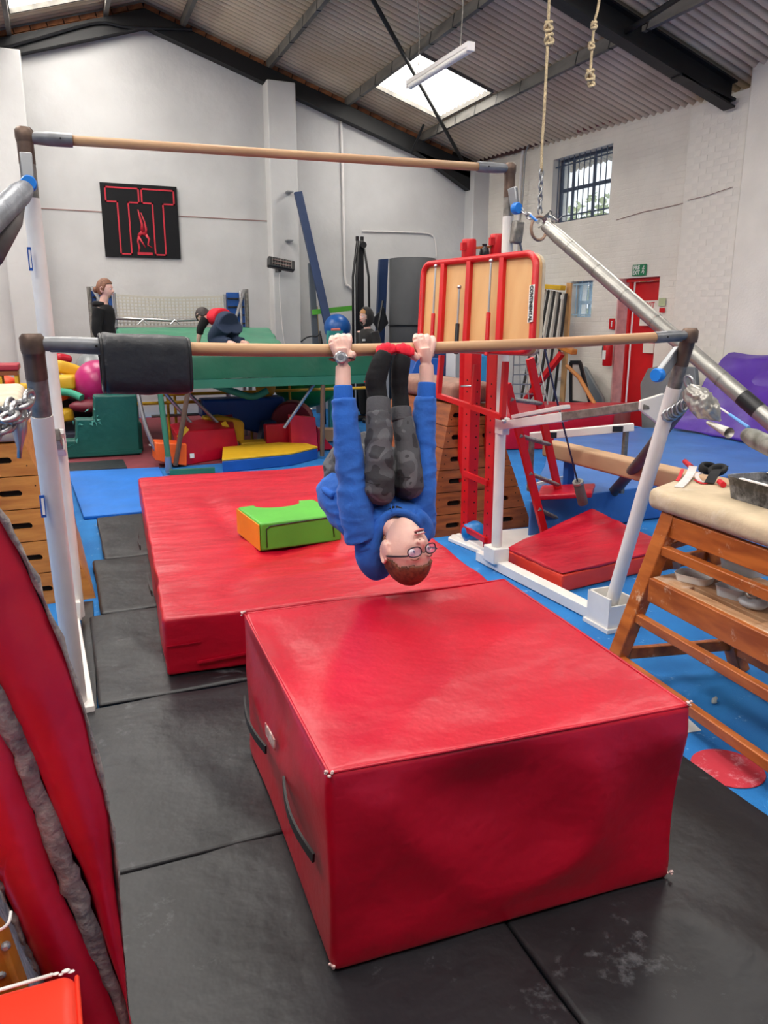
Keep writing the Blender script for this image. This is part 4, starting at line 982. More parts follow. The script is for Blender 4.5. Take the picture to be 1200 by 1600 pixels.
MB().tube([G1(1109 + 2 * cos(w), 750 + 4 * sin(w), .008) for w in [2 * pi * i / 10 for i in range(10)]], .0018, 6, closed=True).build('buckle', m_steel, t2)
m_tubp = M('clear_plastic', (214, 222, 228), .25, alpha=.72, spec=.6)
for i, (x, y, w_, d_, h, r_, lb_) in enumerate(((1040, 885, .10, .14, .035, .9, 'small clear plastic tub tipped beside the leg on the trestle shelf'), (1085, 908, .11, .16, .03, .35, 'flat white plastic lid on the trestle shelf, in front of the other tubs'),
        (1165, 892, .16, .22, .05, -.1, 'large clear plastic tub at the back of the trestle shelf'), (1145, 932, .10, .13, .04, .3, 'round-cornered clear tub on the shelf beside the foil bag'), (1120, 872, .16, .10, .02, -.5, 'long pale blue plastic lid at the back of the trestle shelf'))):
    c = S_(x, y); tub((c.x, c.y, zs_ + .023), w_ * .8, d_ * .8, h, r_, m_tubp if i != 1 else m_chalk, 'plastic_tub', lb_, 'tub', 'tubs on the trestle shelf')
c = S_(1178, 950)
t2 = thing('foil_bag', 'crumpled clear bag with silver foil on the trestle shelf', 'bag', (c.x, c.y, zs_ + .023)); mb = MB()
mb.ball(c + V(0, 0, .022), .05, (1, 1.1, .42), 18, 10); mb.build('bag_film', m_tubp, t2, smooth=True, disp=lambda p: .012 * noise.noise(p * 30))
mb = MB(); mb.ball(c + V(0, .01, .045), .026, (1, 1.1, .5), 12, 8); mb.build('foil', m_foil, t2, disp=lambda p: .008 * noise.noise(p * 60))
# litter on the floor, red spot
tag(MB().lathe((2.005, 1.735, .0), [(.118, 0), (.120, .003), (.118, .005)], seg=40).build('floor_spot', vinyl('chalked_red_spot', (196, 44, 62), .7, dust=((230, 180, 190), .6, 60)), smooth='auto'), 'round red rubber spot on the blue floor beside the black mat', 'marker')
pp = GZ(1085, 1140, .002); tag(MB().prism([GZ(1072, 1120, .001), GZ(1068, 1146, .001), GZ(1096, 1142, .001)], (0, 0, .002)).build('paper_scrap', m_chalk), 'white paper corner on the floor behind the big red block', 'paper')
c = GZ(1120, 1096, .012); mb = MB()
for k in range(4): mb.ball(c + V(.009 * k - .015, .007 * k, .0), .010, (1.2, .8, .8), 8, 6)
tag(mb.build('tape_scrap', M('tape_scrap', (168, 172, 170), .6), smooth=True, disp=lambda p: .004 * noise.noise(p * 90)), 'crumpled grey tape scrap on the blue floor below the trestle', 'litter')

# ------------------------------------------------------------------ mats on the right
t = thing('wedge_mat', 'creased red mat with orange sides beside the white base rail', 'mat', (3.0, 3.9, 0))
wc = [GX(790, 883, 2.52), GX(877, 925, 2.515), GZ(1052, 868, .07), GZ(925, 796, .2)]
wcb = [V(2.52, wc[0].y, 0.002), V(2.515, wc[1].y, 0.002), V(wc[2].x, wc[2].y, .002), V(wc[3].x, wc[3].y, .002)]
tops = [V(wcb[0].x, wcb[0].y, .10), V(wcb[1].x, wcb[1].y, .12), V(wcb[2].x, wcb[2].y, .12), V(wcb[3].x, wcb[3].y, .20)]
soft([wcb[0], wcb[1], wcb[2], wcb[3]] + [p + V(0, 0, -.012) for p in tops], r=.012, n=30).build('side_cover', m_oran, t, smooth=True, disp=lambda p: .003 * noise.noise(p * 8))
soft([p + V(0, 0, -.011) for p in tops] + [p + V(0, 0, .006) for p in tops], r=.006, n=40).build('top_cover', m_red2, t, smooth=True, disp=lambda p: .009 * (fold(V(p.x * .5, p.y * 1.6, 0), 3.4, (1, 1, 1), 1) - .5))
lm0 = GZ(828, 783, .28); lm1 = GZ(960, 766, .28); ld = (lm1 - lm0); lm2 = lm0 + ld * ((7.45 - lm0.x) / ld.x)
bm_ = tag(soft([V(lm0.x, lm0.y, .002), V(lm2.x, lm2.y, .002), (7.25, 6.95, .002), (5.3, 7.5, .002)], .278, .015, 60).build('landing_mat', m_bluemat, smooth=True, disp=lambda p: .010 * (fold(p, 1.4, (1, 1, 1), 3) - .5)), 'large blue landing mat in front of the purple mat', 'mat')
rb = GY(855, 648, 8.6); 
tag(soft([(4.6, 8.0, .002), (6.1, 7.5, .002), (7.2, 8.5, .002), (5.4, 9.6, .002)], .42, .02, 24).build('red_mat_stack', m_red2, smooth=True, disp=lambda p: .012 * noise.noise(p * 3)), 'red mat lying in front of the fire door', 'mat')
tag(soft([GZ(838, 782, .292), GZ(925, 778, .292), GZ(930, 762, .292), GZ(846, 765, .292)], .035, .012, 16).build('folded_mat', m_red2, smooth=True), 'small red folded mat behind the ladder treads', 'mat')
# tan beam on the mat
ba, bb = W(858, 700, 6.1), W(1150, 771, 4.35)
t = thing('balance_beam', 'low tan suede balance beam lying on blue mats', 'balance beam', ((ba + bb) / 2))
soft([], None) if False else None
dirb = (bb - ba); e1, _ = basis(dirb); w2 = .07; hh = .062
cs_ = [ba - e1 * w2, bb - e1 * w2, bb + e1 * w2, ba + e1 * w2]
soft([p - V(0, 0, hh) for p in cs_] + [p + V(0, 0, hh) for p in cs_], r=.02, n=26).build('beam_body', m_tan, t, smooth=True)
for f_ in (.15, .85):
    p = ba.lerp(bb, f_); MB().box((p.x, p.y, (p.z - hh + .285) / 2), (.06, .06, max(.01, p.z - hh - .285))).build('beam_foot', m_blue, t)
# white framed rail
ra_, rb_ = W(828, 682, 5.6), W(990, 667, 5.5)
t = thing('low_rail', 'low white rail with black squares standing on the blue mats', 'rail', (ra_ + rb_) / 2)
MB().bar(ra_, rb_, .05, .055).build('rail_bar', m_post, t, bevel=.004)
for x in (862, 965):
    p = ra_.lerp(rb_, (x - 828) / 162); MB().box(p + V(-.02, -.03, 0), (.075, .004, .04), Matrix.Rotation(-YAW, 3, 'Z')).build('black_square', m_blackp, t)
for f_ in (.02, .93):
    p = ra_.lerp(rb_, f_); MB().bar(p, V(p.x, p.y, .285), .03, .03, (0, 1, 0)).build('rail_leg', m_sleeve, t)
MB().bar(V(ra_.x, ra_.y, .32), V(ra_.x + .5, ra_.y + .2, .32), .02, .02).build('rail_brace', m_post, t)
# purple mat leaning against the pier
t = thing('purple_mat', 'shiny purple mat leaning against the white pier', 'mat', (7.3, 6.2, .28))
pz = lambda x, y, X: GX(x, y, X)
pu = [GX(1050, 700, 6.35), GX(1330, 760, 6.6), GX(1330, 770, 6.9), GX(1062, 668, 6.9)]
P1, P2 = GX(1040, 640, 6.5), GX(1260, 690, 6.5); Q1, Q2 = GX(1085, 560, 7.22), GX(1290, 556, 7.22)
P1.z = P2.z = .30; Q1.z = 1.08; Q2.z = 1.08
P1.y = 6.95; P2.y = 4.6; Q1.y = 7.0; Q2.y = 4.6
mb = MB(); dn = V(.10, 0, .06)
soft([P2, P1, P1 + dn, P2 + dn, Q2 - V(.02, 0, 0), Q1 - V(.02, 0, 0), Q1 + dn, Q2 + dn], r=.02, n=40).build('cover', m_purple, t, smooth=True, disp=lambda p: .05 * (fold(V(p.x, p.y + p.z * .8, p.z), 1.5, (1, 1, 1), 7) - .5))
# grey leaning boards at the door
m_gboard = vinyl('grey_board', (122, 128, 130), .6)
t = tag(MB().prism([GX(1000, 600, 6.95), GX(1012, 576, 6.95), GX(1038, 570, 6.95), GX(1085, 574, 6.95), V(6.95, 6.9, .0), V(6.95, 7.95, .0)], (.06, 0, 0)).build('grey_board', m_gboard, bevel=.008), 'grey board with wooden top standing by the red door', 'board')
tag(MB().prism([GX(889, 564, 7.25), GX(914, 574, 7.25), GX(941, 622, 7.25), V(7.25, GX(945, 650, 7.25).y, .01), V(7.25, GX(889, 660, 7.25).y, .01)], (.05, 0, 0)).build('grey_board', m_gboard, bevel=.01), 'grey angled board against the brick wall by the wooden pole', 'board')
# wall fittings
t = thing('fire_exit_sign', 'green and white FIRE EXIT sign above the red door', 'sign', GX(999, 422, 7.55)); c = GX(999, 422, 7.553)
yd = V(.0718, -1, 0).normalized(); rW = rot_axes(yd, (0, 0, 1)); nW = V(-1, -.072, 0)
MB().box(c, (.006, .26, .15), Matrix.Rotation(.072, 3, 'Z')).build('sign_board', M('exit_green', (22, 116, 72), .5), t)
text('FIRE', .075, m_chalk, 'lettering', t, c + nW * .006 - yd * .05 + V(0, 0, .034), rW, sx=.85, bold=.002); text('EXIT', .075, m_chalk, 'lettering', t, c + nW * .006 - yd * .05 + V(0, 0, -.034), rW, sx=.85, bold=.002)
fig = MB(); F_ = lambda y, z: c + nW * .006 + yd * y + V(0, 0, z)
fig.ball(F_(.085, .045), .012, (.2, 1, 1), 8, 6); fig.tube([F_(.08, .03), F_(.072, 0)], .009, 6); fig.tube([F_(.072, 0), F_(.095, -.025), F_(.085, -.055)], .006, 6); fig.tube([F_(.072, 0), F_(.06, -.03), F_(.04, -.035)], .006, 6); fig.tube([F_(.08, .025), F_(.10, .01)], .005, 6); fig.tube([F_(.078, .025), F_(.055, .02)], .005, 6)
fig.build('running_figure', m_chalk, t)
cx = GX(956, 506, 7.505); t = thing('fire_point_sign', 'small red fire extinguisher sign on the brick wall', 'sign', cx); MB().box(cx, (.006, .11, .15), Matrix.Rotation(.072, 3, 'Z')).build('sign_board', m_redst, t)
MB().box(cx + V(-.005, 0, -.01), (.004, .022, .07)).build('extinguisher_symbol', m_chalk, t); MB().box(cx + V(-.005, -.005, .035), (.004, .04, .012)).build('extinguisher_symbol', m_chalk, t)
cx = GX(950, 550, 7.40); t = thing('fire_extinguisher', 'red fire extinguisher hanging on the brick wall left of the door', 'fire extinguisher', (cx.x, cx.y, cx.z - .18))
MB().lathe((cx.x, cx.y, cx.z - .20), [(.06, 0), (.07, .012), (.07, .30), (.055, .345), (.02, .37), (.02, .40)], seg=20).build('cylinder', m_redst, t, smooth='auto')
MB().bar((cx.x, cx.y, cx.z + .2), (cx.x, cx.y - .09, cx.z + .23), .02, .015).build('lever', m_blackp, t); MB().tube(catmull([(cx.x, cx.y, cx.z + .18), (cx.x - .03, cx.y + .08, cx.z + .1), (cx.x - .03, cx.y + .08, cx.z - .1)], 4), .009, 6).build('hose', m_blackp, t, smooth=True)
MB().box((cx.x - .068, cx.y, cx.z - .04), (.008, .07, .13)).build('label', m_chalk, t)
def poster(px0, py0, px1, py1, X, label, lines=(), body=m_chalk, tcol=None):
    a = GX(px0, py0, X); b_ = GX(px1, py1, X); c = (a + b_) / 2; h = abs(a.z - b_.z); w_ = abs(a.y - b_.y)
    o = thing('notice', label, 'notice', c); MB().box(c, (.004, w_, h), Matrix.Rotation(.072, 3, 'Z')).build('sheet', body, o)
    for s_, z, sz in lines: text(s_, sz, tcol or m_redst, 'lettering', o, c + V(-.004, 0, z * h), rW, sx=.8, bold=.001)
    return o
m_notice = M('notice_paper', (226, 218, 206), .7)
poster(1003, 470, 1025, 509, 7.655, 'white notice with red lettering on the red door', (('EXIT', .30, .12), ('KEEP', -.05, .06), ('CLEAR', -.28, .06)), m_notice)
poster(1006, 536, 1020, 552, 7.66, 'small plain paper notice low on the red door', (), m_notice)
poster(1030, 466, 1039, 478, 7.585, 'pale green card fixed on the wall right of the door', (), M('pale_green_card', (180, 190, 150), .7))
poster(1031, 481, 1038, 488, 7.585, 'small red card below the pale green one', (), m_redst)

# ------------------------------------------------------------------ back wall things
t = thing('club_sign', 'black square board with red outlined letters and a handstand gymnast', 'sign', (1.356, YB - .02, 3.0))
MB().box((1.356, YB - .022, 3.0), (1.125, .03, 1.06)).build('sign_board', M('black_board', (14, 15, 19), .6, spec=.25), t, bevel=.004)
m_sred = M('sign_red', (190, 32, 52), .5)
def sp(x, y):  # sign plan coordinates (measured on the board, 0..1)
    return V(.795 + x * 1.125, YB - .040, 3.53 - y * 1.06)
def stroke(pts_, w=.022, closed=True, nm='letter_outline'):
    mb = MB(); n = len(pts_)
    for k in range(n if closed else n - 1):
        a, b_ = sp(*pts_[k]), sp(*pts_[(k + 1) % n]); d = (b_ - a).normalized() * w * .5; mb.bar(a - d, b_ + d, w, .006, (0, 1, 0)) 
    return mb.build(nm, m_sred, t)
stroke([(.06, .06), (.485, .06), (.485, .25), (.345, .25), (.345, .955), (.205, .955), (.205, .25), (.06, .25)])
stroke([(.525, .06), (.95, .06), (.95, .25), (.80, .25), (.80, .955), (.66, .955), (.66, .25), (.525, .25)])
mb = MB()
for pts_, rr in (([(.44, .93), (.45, .86), (.435, .78), (.455, .70)], [.012, .016, .014, .02]), ([(.455, .70), (.49, .655), (.545, .68)], [.03, .034, .03]), ([(.545, .68), (.585, .74), (.565, .82), (.62, .86)], [.026, .018, .012, .008]),
                 ([(.50, .655), (.505, .54), (.48, .42), (.465, .34)], [.03, .022, .014, .008]), ([(.545, .68), (.555, .60), (.54, .5), (.50, .38)], [.02, .02, .012, .006]), ([(.455, .72), (.50, .80), (.53, .86)], [.016, .012, .008])):
    mb.tube([sp(*p) for p in pts_], [r * .9 for r in rr], 8, sq=.25, up=(0, 1, 0))
mb.build('gymnast_figure', m_sred, t, smooth=True); MB().bar(sp(.42, .945), sp(.62, .945), .04, .006, (0, 1, 0)).build('beam_mark', m_sred, t)
# heater
h = GY(439, 413, 12.55); t = thing('wall_heater', 'black bar heater fixed on the white pilaster', 'heater', h)
ry = Matrix.Rotation(radians(9), 3, 'Y') @ Matrix.Rotation(radians(-20), 3, 'X')
MB().box(h, (.44, .10, .17), ry).build('heater_body', m_blackp, t, bevel=.02)
for k in range(2): MB().cyl(h + ry @ V(-.15, -.055, -.03 + .06 * k), h + ry @ V(.15, -.055, -.03 + .06 * k), .011, 8).build('heating_tube', M('heater_tube', (120, 96, 92), .3, .5), t)
for k in range(8): MB().box(h + ry @ V(-.16 + .045 * k, -.065, 0), (.005, .005, .12), ry).build('guard_wire', m_sleeve, t)
MB().box(h + V(-.02, .10, -.09), (.05, .2, .05)).build('wall_bracket', m_blackp, t)
MB().tube(catmull([h + V(-.02, .02, -.14), h + V(0, .12, -.4), h + V(.04, .2, -.9), h + V(.09, .2, -1.4)], 5), .008, 6).build('power_cord', m_white, t, smooth=True)
# leaning planks and stand
m_navy = vinyl('navy_vinyl', (30, 54, 96), .45)
pa_, pb_ = V(3.74, 12.60, 3.50), V(4.30, 11.9, .04)
tag(MB().bar(pa_, pb_, .13, .06, (0, 1, 0)).build('leaning_beam', m_navy, bevel=.006), 'long navy padded beam leaning by the pilaster', 'beam')
tag(MB().bar((3.90, 12.5, 2.42), (3.93, 12.3, .02), .10, .05, (0, 1, 0)).build('grey_plank', M('dark_grey_plank', (82, 90, 100), .5), bevel=.004), 'short dark grey plank upright beside the pilaster', 'plank')
for i, (x, zt_, col) in enumerate(((4.05, 1.75, (150, 128, 90)), (4.10, 1.35, (96, 96, 100)), (4.25, 1.45, (60, 56, 56)), (4.36, 1.5, (110, 84, 62)))):
    tag(MB().bar((x, 12.75, zt_), (x, 12.65, .02), .05, .05, (0, 1, 0)).build('upright_post', M('post_col%d' % i, col, .6), bevel=.004), ['tall tan post standing against the back wall by the navy beam', 'short grey post against the back wall', 'dark post between grey and brown posts at the back wall', 'brown wooden post at the back wall right of the navy beam'][i], 'post', 'posts against the back wall')
s0 = GY(561, 371, 12.0); t = thing('strap_stand', 'tall black folding stand at the back wall behind the hooded child', 'stand', (s0.x, 12.0, 0))
MB().box((s0.x + .02, 12.0, (s0.z) / 2), (.10, .06, s0.z - .1)).build('upright', m_blackp, t, bevel=.01)
for dx_, w_ in ((-.14, .02), (.13, .02), (-.07, .03)): MB().tube([(s0.x + dx_ * .35, 11.95, s0.z - .06), (s0.x + dx_, 11.92, s0.z - .6), (s0.x + dx_ * 1.1, 11.9, .1)], w_, 8).build('side_arm', m_blackp, t, smooth=True)
MB().lathe((s0.x + .03, 11.92, s0.z - .12), [(.05, 0), (.05, .05)], (0, -1, 0), 14).build('pulley', m_blackp, t); MB().box((s0.x - .03, 12, s0.z - .02), (.04, .05, .07)).build('top_hook', m_blackp, t); MB().box((s0.x + .05, 12, s0.z - .02), (.04, .05, .07)).build('top_hook', m_blackp, t)
# rolled black mat and blue mat behind it
rc = GY(645, 470, 11.4); t = thing('rolled_mat', 'tall dark grey rolled mat standing at the back wall', 'rolled mat', (rc.x, 11.4, 0))
mb = MB()
sp_ = []
for k in range(70):
    a = k / 70 * 2 * pi * 2.6; r = .36 - .10 * k / 70; sp_.append((rc.x + r * cos(a + 2.2), 11.4 + r * sin(a + 2.2)))
vs = [V(x, y, z) for z in (.0, 2.45) for x, y in sp_]; mb.add(vs, [(k, k + 1, 71 + k - 1 + 1 - 1 + 0, 70 + k) for k in range(69)]) if False else mb.add(vs, [(k, k + 1, 70 + k + 1, 70 + k) for k in range(69)])
mb.build('mat_roll', vinyl('charcoal_foam', (66, 68, 72), .7), t, smooth=True, solid=.03); MB().tube([(rc.x + .375 * cos(a), 11.4 + .375 * sin(a), 1.45) for a in [2 * pi * k / 24 for k in range(24)]], .03, 6, closed=True, sq=.3).build('strap', m_blackp, t)
tag(MB().prism([GY(594, 405, 12.2), GY(607, 404, 12.2), V(5.0, 12.2, .002), V(4.86, 12.2, .002)], (0, .08, 0)).build('navy_mat', m_navy), 'narrow dark blue mat on end beside the rolled mat', 'mat')
tag(MB().prism([GY(582, 500, 11.6), GY(600, 480, 11.6), GY(607, 505, 11.6), GY(594, 520, 11.6)], (0, .05, 0)).build('black_pad', m_pad), 'black square pad tilted beside the rolled mat', 'pad')
tag(MB().tube([V(4.62, 11.4, .02), V(4.62, 11.45, 1.3), GY(598, 470, 11.5)], .02, 6).build('black_tube', m_blackp), 'thin black tube behind the hooded child', 'tube')
tag(MB().ball(GY(527, 512, 11.7), .21).build('exercise_ball', vinyl('blue_ball_shade', (18, 88, 168), .35), smooth=True), 'blue exercise ball behind the hooded child', 'ball')
bt = GY(527, 512, 11.7); tag(MB().lohi((bt.x - .05, 11.5, .002), (bt.x + .2, 11.9, bt.z - .20)).build('ball_crate', m_pad, bevel=.02), 'dark crate under the blue ball behind the hooded child', 'crate')
tag(MB().bar(GY(488, 488, 12.3), GY(552, 481, 12.3), .05, .08).build('green_plank', m_green), 'green foam plank across the blue ball at the back', 'plank')
tag(MB().prism([GY(513, 531, 10.6), GY(514, 517, 10.6), GY(536, 517, 10.6), GY(534, 531, 10.6)], (0, .1, 0)).lohi((GY(514, 531, 10.6).x, 10.6, .002), (GY(534, 531, 10.6).x, 10.7, GY(514, 531, 10.6).z)).build('teal_crate', vinyl('teal_plastic', (40, 150, 150), .5)), 'teal box with red handle left of the hooded child', 'box')
tag(MB().cyl(GY(518, 516.5, 10.64), GY(531, 516, 10.64), .03).build('roller_handle', vinyl('faded_red', (190, 90, 84), .5)), 'faded red roller on the teal box', 'roller')
for i, (x0, y0, x1, y1) in enumerate(((470, 533, 495, 524), (495, 524, 505, 532), (484, 528, 498, 530))):
    pass
tag(MB().tube(catmull([GY(470, 534, 11), GY(480, 527, 11), GY(494, 526, 11), GY(503, 534, 11), V(GY(503, 534, 11).x + .03, 11, .004)], 4), .012, 6).build('bent_rail', m_blackp, smooth=True), 'curved dark rail on top of the far trampoline', 'rail')

# right rear corner: leaning poles, racks
lp0 = GX(850, 452, 7.0)
for k in range(9):
    y = 10.75 - k * .11; o = tag(MB().bar(GX(848 + 4.6 * k, 452 + .8 * k, 7.12), GZ(806 + 7.0 * k, 664 - 1.2 * k, .02), .034, .034, (1, 0, 0)).build('striped_pole', [M('pole_black', (40, 38, 38), .5), M('pole_cream', (206, 200, 188), .4)][k % 2], bevel=.004), '%s pole leaning in the corner under the yellow cap, %s from the wire rack' % (('black', 'cream')[k % 2], ['ninth', 'eighth', 'seventh', 'sixth', 'fifth', 'fourth', 'third', 'second', 'first'][k]), 'pole', 'poles leaning in the corner')
tag(MB().bar(GX(844, 447, 7.08), GX(880, 450, 7.08), .10, .07, (0, 0, 1)).build('yellow_strap', m_yel, bevel=.01), 'yellow foam cap over the leaning poles', 'cap')
t = thing('slatted_board', 'wooden board with pale blocks leaning right of the poles', 'board', (7.2, 9.72, 0)); MB().bar(GX(890, 442, 7.2), GZ(877, 652, .02), .11, .03, (1, 0, 0)).build('board', m_ply, t)
for k in range(6): p = GX(886, 442, 7.17).lerp(GZ(872, 652, .02), .1 + .15 * k); MB().box(p + V(-.05, 0, 0), (.05, .08, .06)).build('block', m_chalk, t)
t = thing('framed_mat', 'black framed cream mat standing in the far right corner', 'mat', (6.9, 9.3, 0)); fq = [GX(893, 566, 6.85), GX(907, 566, 6.85), GX(924, 632, 6.85), GX(893, 628, 6.85)]
MB().prism(fq, (.03, 0, 0)).build('mat_face', m_net, t)
for i in range(4): MB().bar(fq[i] + V(-.01, 0, 0), fq[(i + 1) % 4] + V(-.01, 0, 0), .05, .03, (1, 0, 0)).build('black_frame', m_blackp, t)
tag(MB().tube([GX(886, 572, 6.7), GX(905, 590, 6.7), GX(934, 640, 6.7)], .03, 10).build('wooden_pole', M('pole_wood', (186, 124, 66), .5), smooth='auto'), 'bent wooden pole leaning by the grey board', 'pole')
tag(MB().bar(V(6.1, 9.9, .02), GX(878, 552, 6.4), .07, .07, (1, 0, 0)).build('red_white_rail', m_redst), 'red and wood rail leaning across the poles', 'rail'); tag(MB().box(GX(886, 548, 6.4) + V(0, 0, .02), (.1, .34, .07), Matrix.Rotation(.2, 3, 'X')).build('wood_block', m_woodv, bevel=.01), 'small orange wooden block on the leaning rail', 'block')
t = thing('wire_rack', 'open wire rack in front of the leaning poles', 'rack', GX(830, 610, 6.2)); t.location.z = 0; OFF[t.name] = V(t.location)
wa_, wb_, wc_, wd_ = GX(803, 555, 6.0), GX(840, 553, 6.0), GX(856, 632, 6.0), GX(800, 630, 6.0)
for k in range(6): MB().cyl(wa_.lerp(wd_, k / 5), wb_.lerp(wc_, k / 5), .009, 6).build('wire', m_steel, t)
for k in range(5): MB().cyl(wa_.lerp(wb_, k / 4), wd_.lerp(wc_, k / 4), .009, 6).build('wire', m_steel, t)
wl = wd_.copy(); wl.z = 0; wr_ = wc_.copy(); wr_.z = 0; MB().cyl(wd_, wl, .012, 6).build('rack_leg', m_steel, t); MB().cyl(wc_, wr_, .012, 6).build('rack_leg', m_steel, t)
for i, (x, y, w_, h_, c_, lb_) in enumerate(((683, 568, 30, 55, m_navy, 'navy kit bag behind the vaulting box'), (702, 570, 22, 60, m_chalk, 'white and pink kit bag behind the red frame'), (751, 576, 26, 44, vinyl('sky_blue', (40, 140, 196), .5), 'light blue board behind the red columns'))):
    a = GY(x - w_ / 2, y - h_ / 2, 8.2 + i * .3); b_ = GY(x + w_ / 2, y + h_ / 2, 8.2 + i * .3)
    tag(MB().lohi((a.x, a.y, 0), (b_.x, a.y + .12, a.z)).build('kit_bag' if i < 2 else 'blue_board', c_, bevel=.03), lb_, 'bag' if i < 2 else 'board')
a = GY(655, 575, 8.0); tag(MB().prism([GY(640, 592, 8), GY(652, 560, 8), GY(690, 560, 8), GY(690, 592, 8)], (0, .3, 0)).build('blue_wedge', m_blue, bevel=.01), 'blue foam wedge behind the vaulting box', 'wedge')
MB().lohi((3.62, 8.0, 0), (4.2, 8.3, .88)).build('equipment_crate', m_blackp); tag(bpy.data.objects['equipment_crate'], 'black crate under the blue foam wedge', 'crate')

# ------------------------------------------------------------------ trampoline and landing deck
t = thing('trampoline', 'large green trampoline with padded surround on folding steel legs', 'trampoline', (2.0, 9.2, 0))
X0, X1, Y0, Y1, TZ = .86, 3.23, 8.1, 10.1, 1.16
MB()
soft([(X0, Y0, TZ - .24), (X1, Y0, TZ - .24), (X1, Y0 + .28, TZ - .02), (X0, Y0 + .28, TZ - .02), (X0, Y0 + .03, TZ), (X1, Y0 + .03, TZ), (X1, Y0 + .32, TZ), (X0, Y0 + .32, TZ)], r=.01, n=40).build('side_pad', m_dkgreen, t, smooth=True, disp=lambda p: .018 * (fold(V(p.x, p.y, p.z * .6), 2.4, (1, 1, 1), 3) - .4))
soft([(X0, Y0 + .30, TZ - .03), (X1, Y0 + .30, TZ - .03), (X1, Y1, TZ - .03), (X0, Y1, TZ - .03)], .05, .01, 20).build('surface_pad', m_dkgreen, t, smooth=True)
MB().bar((X0, Y0 + .02, TZ - .28), (X1, Y0 + .02, TZ - .28), .05, .09).build('frame_rail', vinyl('green_steel', (44, 112, 90), .4), t)
MB().bar((X0, Y1, TZ - .28), (X1, Y1, TZ - .28), .05, .09).build('frame_rail', _mats['green_steel'], t)
for x in (X0, X1): MB().bar((x, Y0, TZ - .28), (x, Y1, TZ - .28), .05, .09).build('frame_rail', _mats['green_steel'], t)
lg = GY(255, 640, 8.0); lf = GZ(265, 738, .03)
MB().cyl((lf.x - .02, 8.06, TZ - .3), (lf.x + .01, lf.y + .05, .03), .028, 10).build('leg', _mats['green_steel'], t); MB().tube([(lf.x, lf.y + .05, .18 - .01 * 0), (lf.x, lf.y + .05, .02)], .034, 10).build('leg_spring', m_steel, t)
MB().bar((lf.x, lf.y, .03), (GZ(344, 742, .03).x, lf.y - .04, .03), .06, .05).build('foot_bar', _mats['green_steel'], t)
brn = M('brown_leg', (120, 96, 78), .5, .4)
MB().cyl((1.20, 8.12, TZ - .3), (1.03, 8.25, .03), .026, 10).build('leg', brn, t); MB().cyl((2.64, 8.12, TZ - .3), (2.64, 8.2, .03), .026, 10).build('leg', brn, t)
MB().cyl((2.6, 8.25, TZ - .3), (2.25, 8.35, .35), .018, 8).build('leg_brace', m_steel, t); MB().cyl((1.2, 8.95, .85), (1.9, 8.92, .04), .02, 8).build('leg_brace', m_steel, t); MB().cyl((.95, 8.85, TZ - .3), (1.45, 8.85, .2), .02, 8).build('leg_brace', m_steel, t)
MB().tube(catmull([(.72, 8.5, .85), (.78, 8.4, .4), (.92, 8.35, .08), (1.15, 8.35, .05)], 6), .022, 10).build('roller_stand', m_steel, t, smooth=True)
MB().tube([(1.0, 10.04, .35), (3.1, 10.04, .35)], .018, 8).build('cross_tube', m_steel, t); MB().tube([(.86, 9.15, .12), (2.9, 9.15, .10)], .015, 8).build('cross_tube', m_steel, t)
t = thing('landing_deck', 'sloping green landing deck mat in front of the webbing net', 'landing mat', (1.8, 10.9, 0))
soft([(.76, 10.15, 1.0), (2.75, 10.15, 1.0), (2.95, 11.6, 1.12), (.76, 11.6, 1.12), (.76, 10.15, 1.22), (2.75, 10.15, 1.22), (2.95, 11.6, 1.42), (.76, 11.6, 1.42)], r=.05, n=30).build('deck_mat', vinyl('sage_green_vinyl', (66, 138, 108), .4, bump=.012, bs=4), t, smooth=True, disp=lambda p: .02 * (fold(p, 1.6, (1, 1, 1), 9) - .4))
for x in (.85, 2.25):
    for y in (10.3, 11.5): MB().cyl((x, y, 0), (x, y, 1.05), .025, 8).build('deck_leg', m_steel, t)
t = thing('safety_net', 'cream webbing net on a steel frame with blue end pads at the back wall', 'safety net', (1.6, 11.9, 0))
nx0, nx1, nz0, nz1, ny = .80, 2.37, 1.44, 1.87, 11.95
net = MB(); sag = lambda u: -.03 * sin(pi * u)
N1, N2 = 30, 9
for i in range(N1 + 1):
    u = i / N1; x = nx0 + (nx1 - nx0) * u; net.bar((x, ny, nz0), (x, ny, nz1 + sag(u)), .017, .004, (0, 1, 0))
for j in range(N2 + 1):
    v = j / N2
    for i in range(0, N1, 2):
        u0, u1 = i / N1, min(1, (i + 2) / N1); z = lambda u: nz0 + (nz1 + sag(u) - nz0) * v
        net.bar((nx0 + (nx1 - nx0) * u0, ny - .006, z(u0)), (nx0 + (nx1 - nx0) * u1, ny - .006, z(u1)), .018 if j < N2 else .03, .004, (0, 1, 0))
net.build('net_webbing', m_net, t, kind='stuff')
MB().tube([(nx0 - .02, ny - .12, 1.55), (.5 * (nx0 + nx1), ny - .14, 1.52), (nx1 + .05, ny - .12, 1.55)], .022, 8).build('net_rail', m_steel, t, smooth=True)
MB().bar((nx0 - .02, ny - .2, 1.40), (nx1 + .3, ny - .2, 1.40), .05, .05).build('green_rail', _mats['green_steel'], t)
for x in (1.15, 1.6, 2.05): MB().tube([(x - .06, ny - .15, 1.47), (x, ny - .16, 1.53), (x + .06, ny - .15, 1.47)], .012, 6).build('rail_hook', m_steel, t)
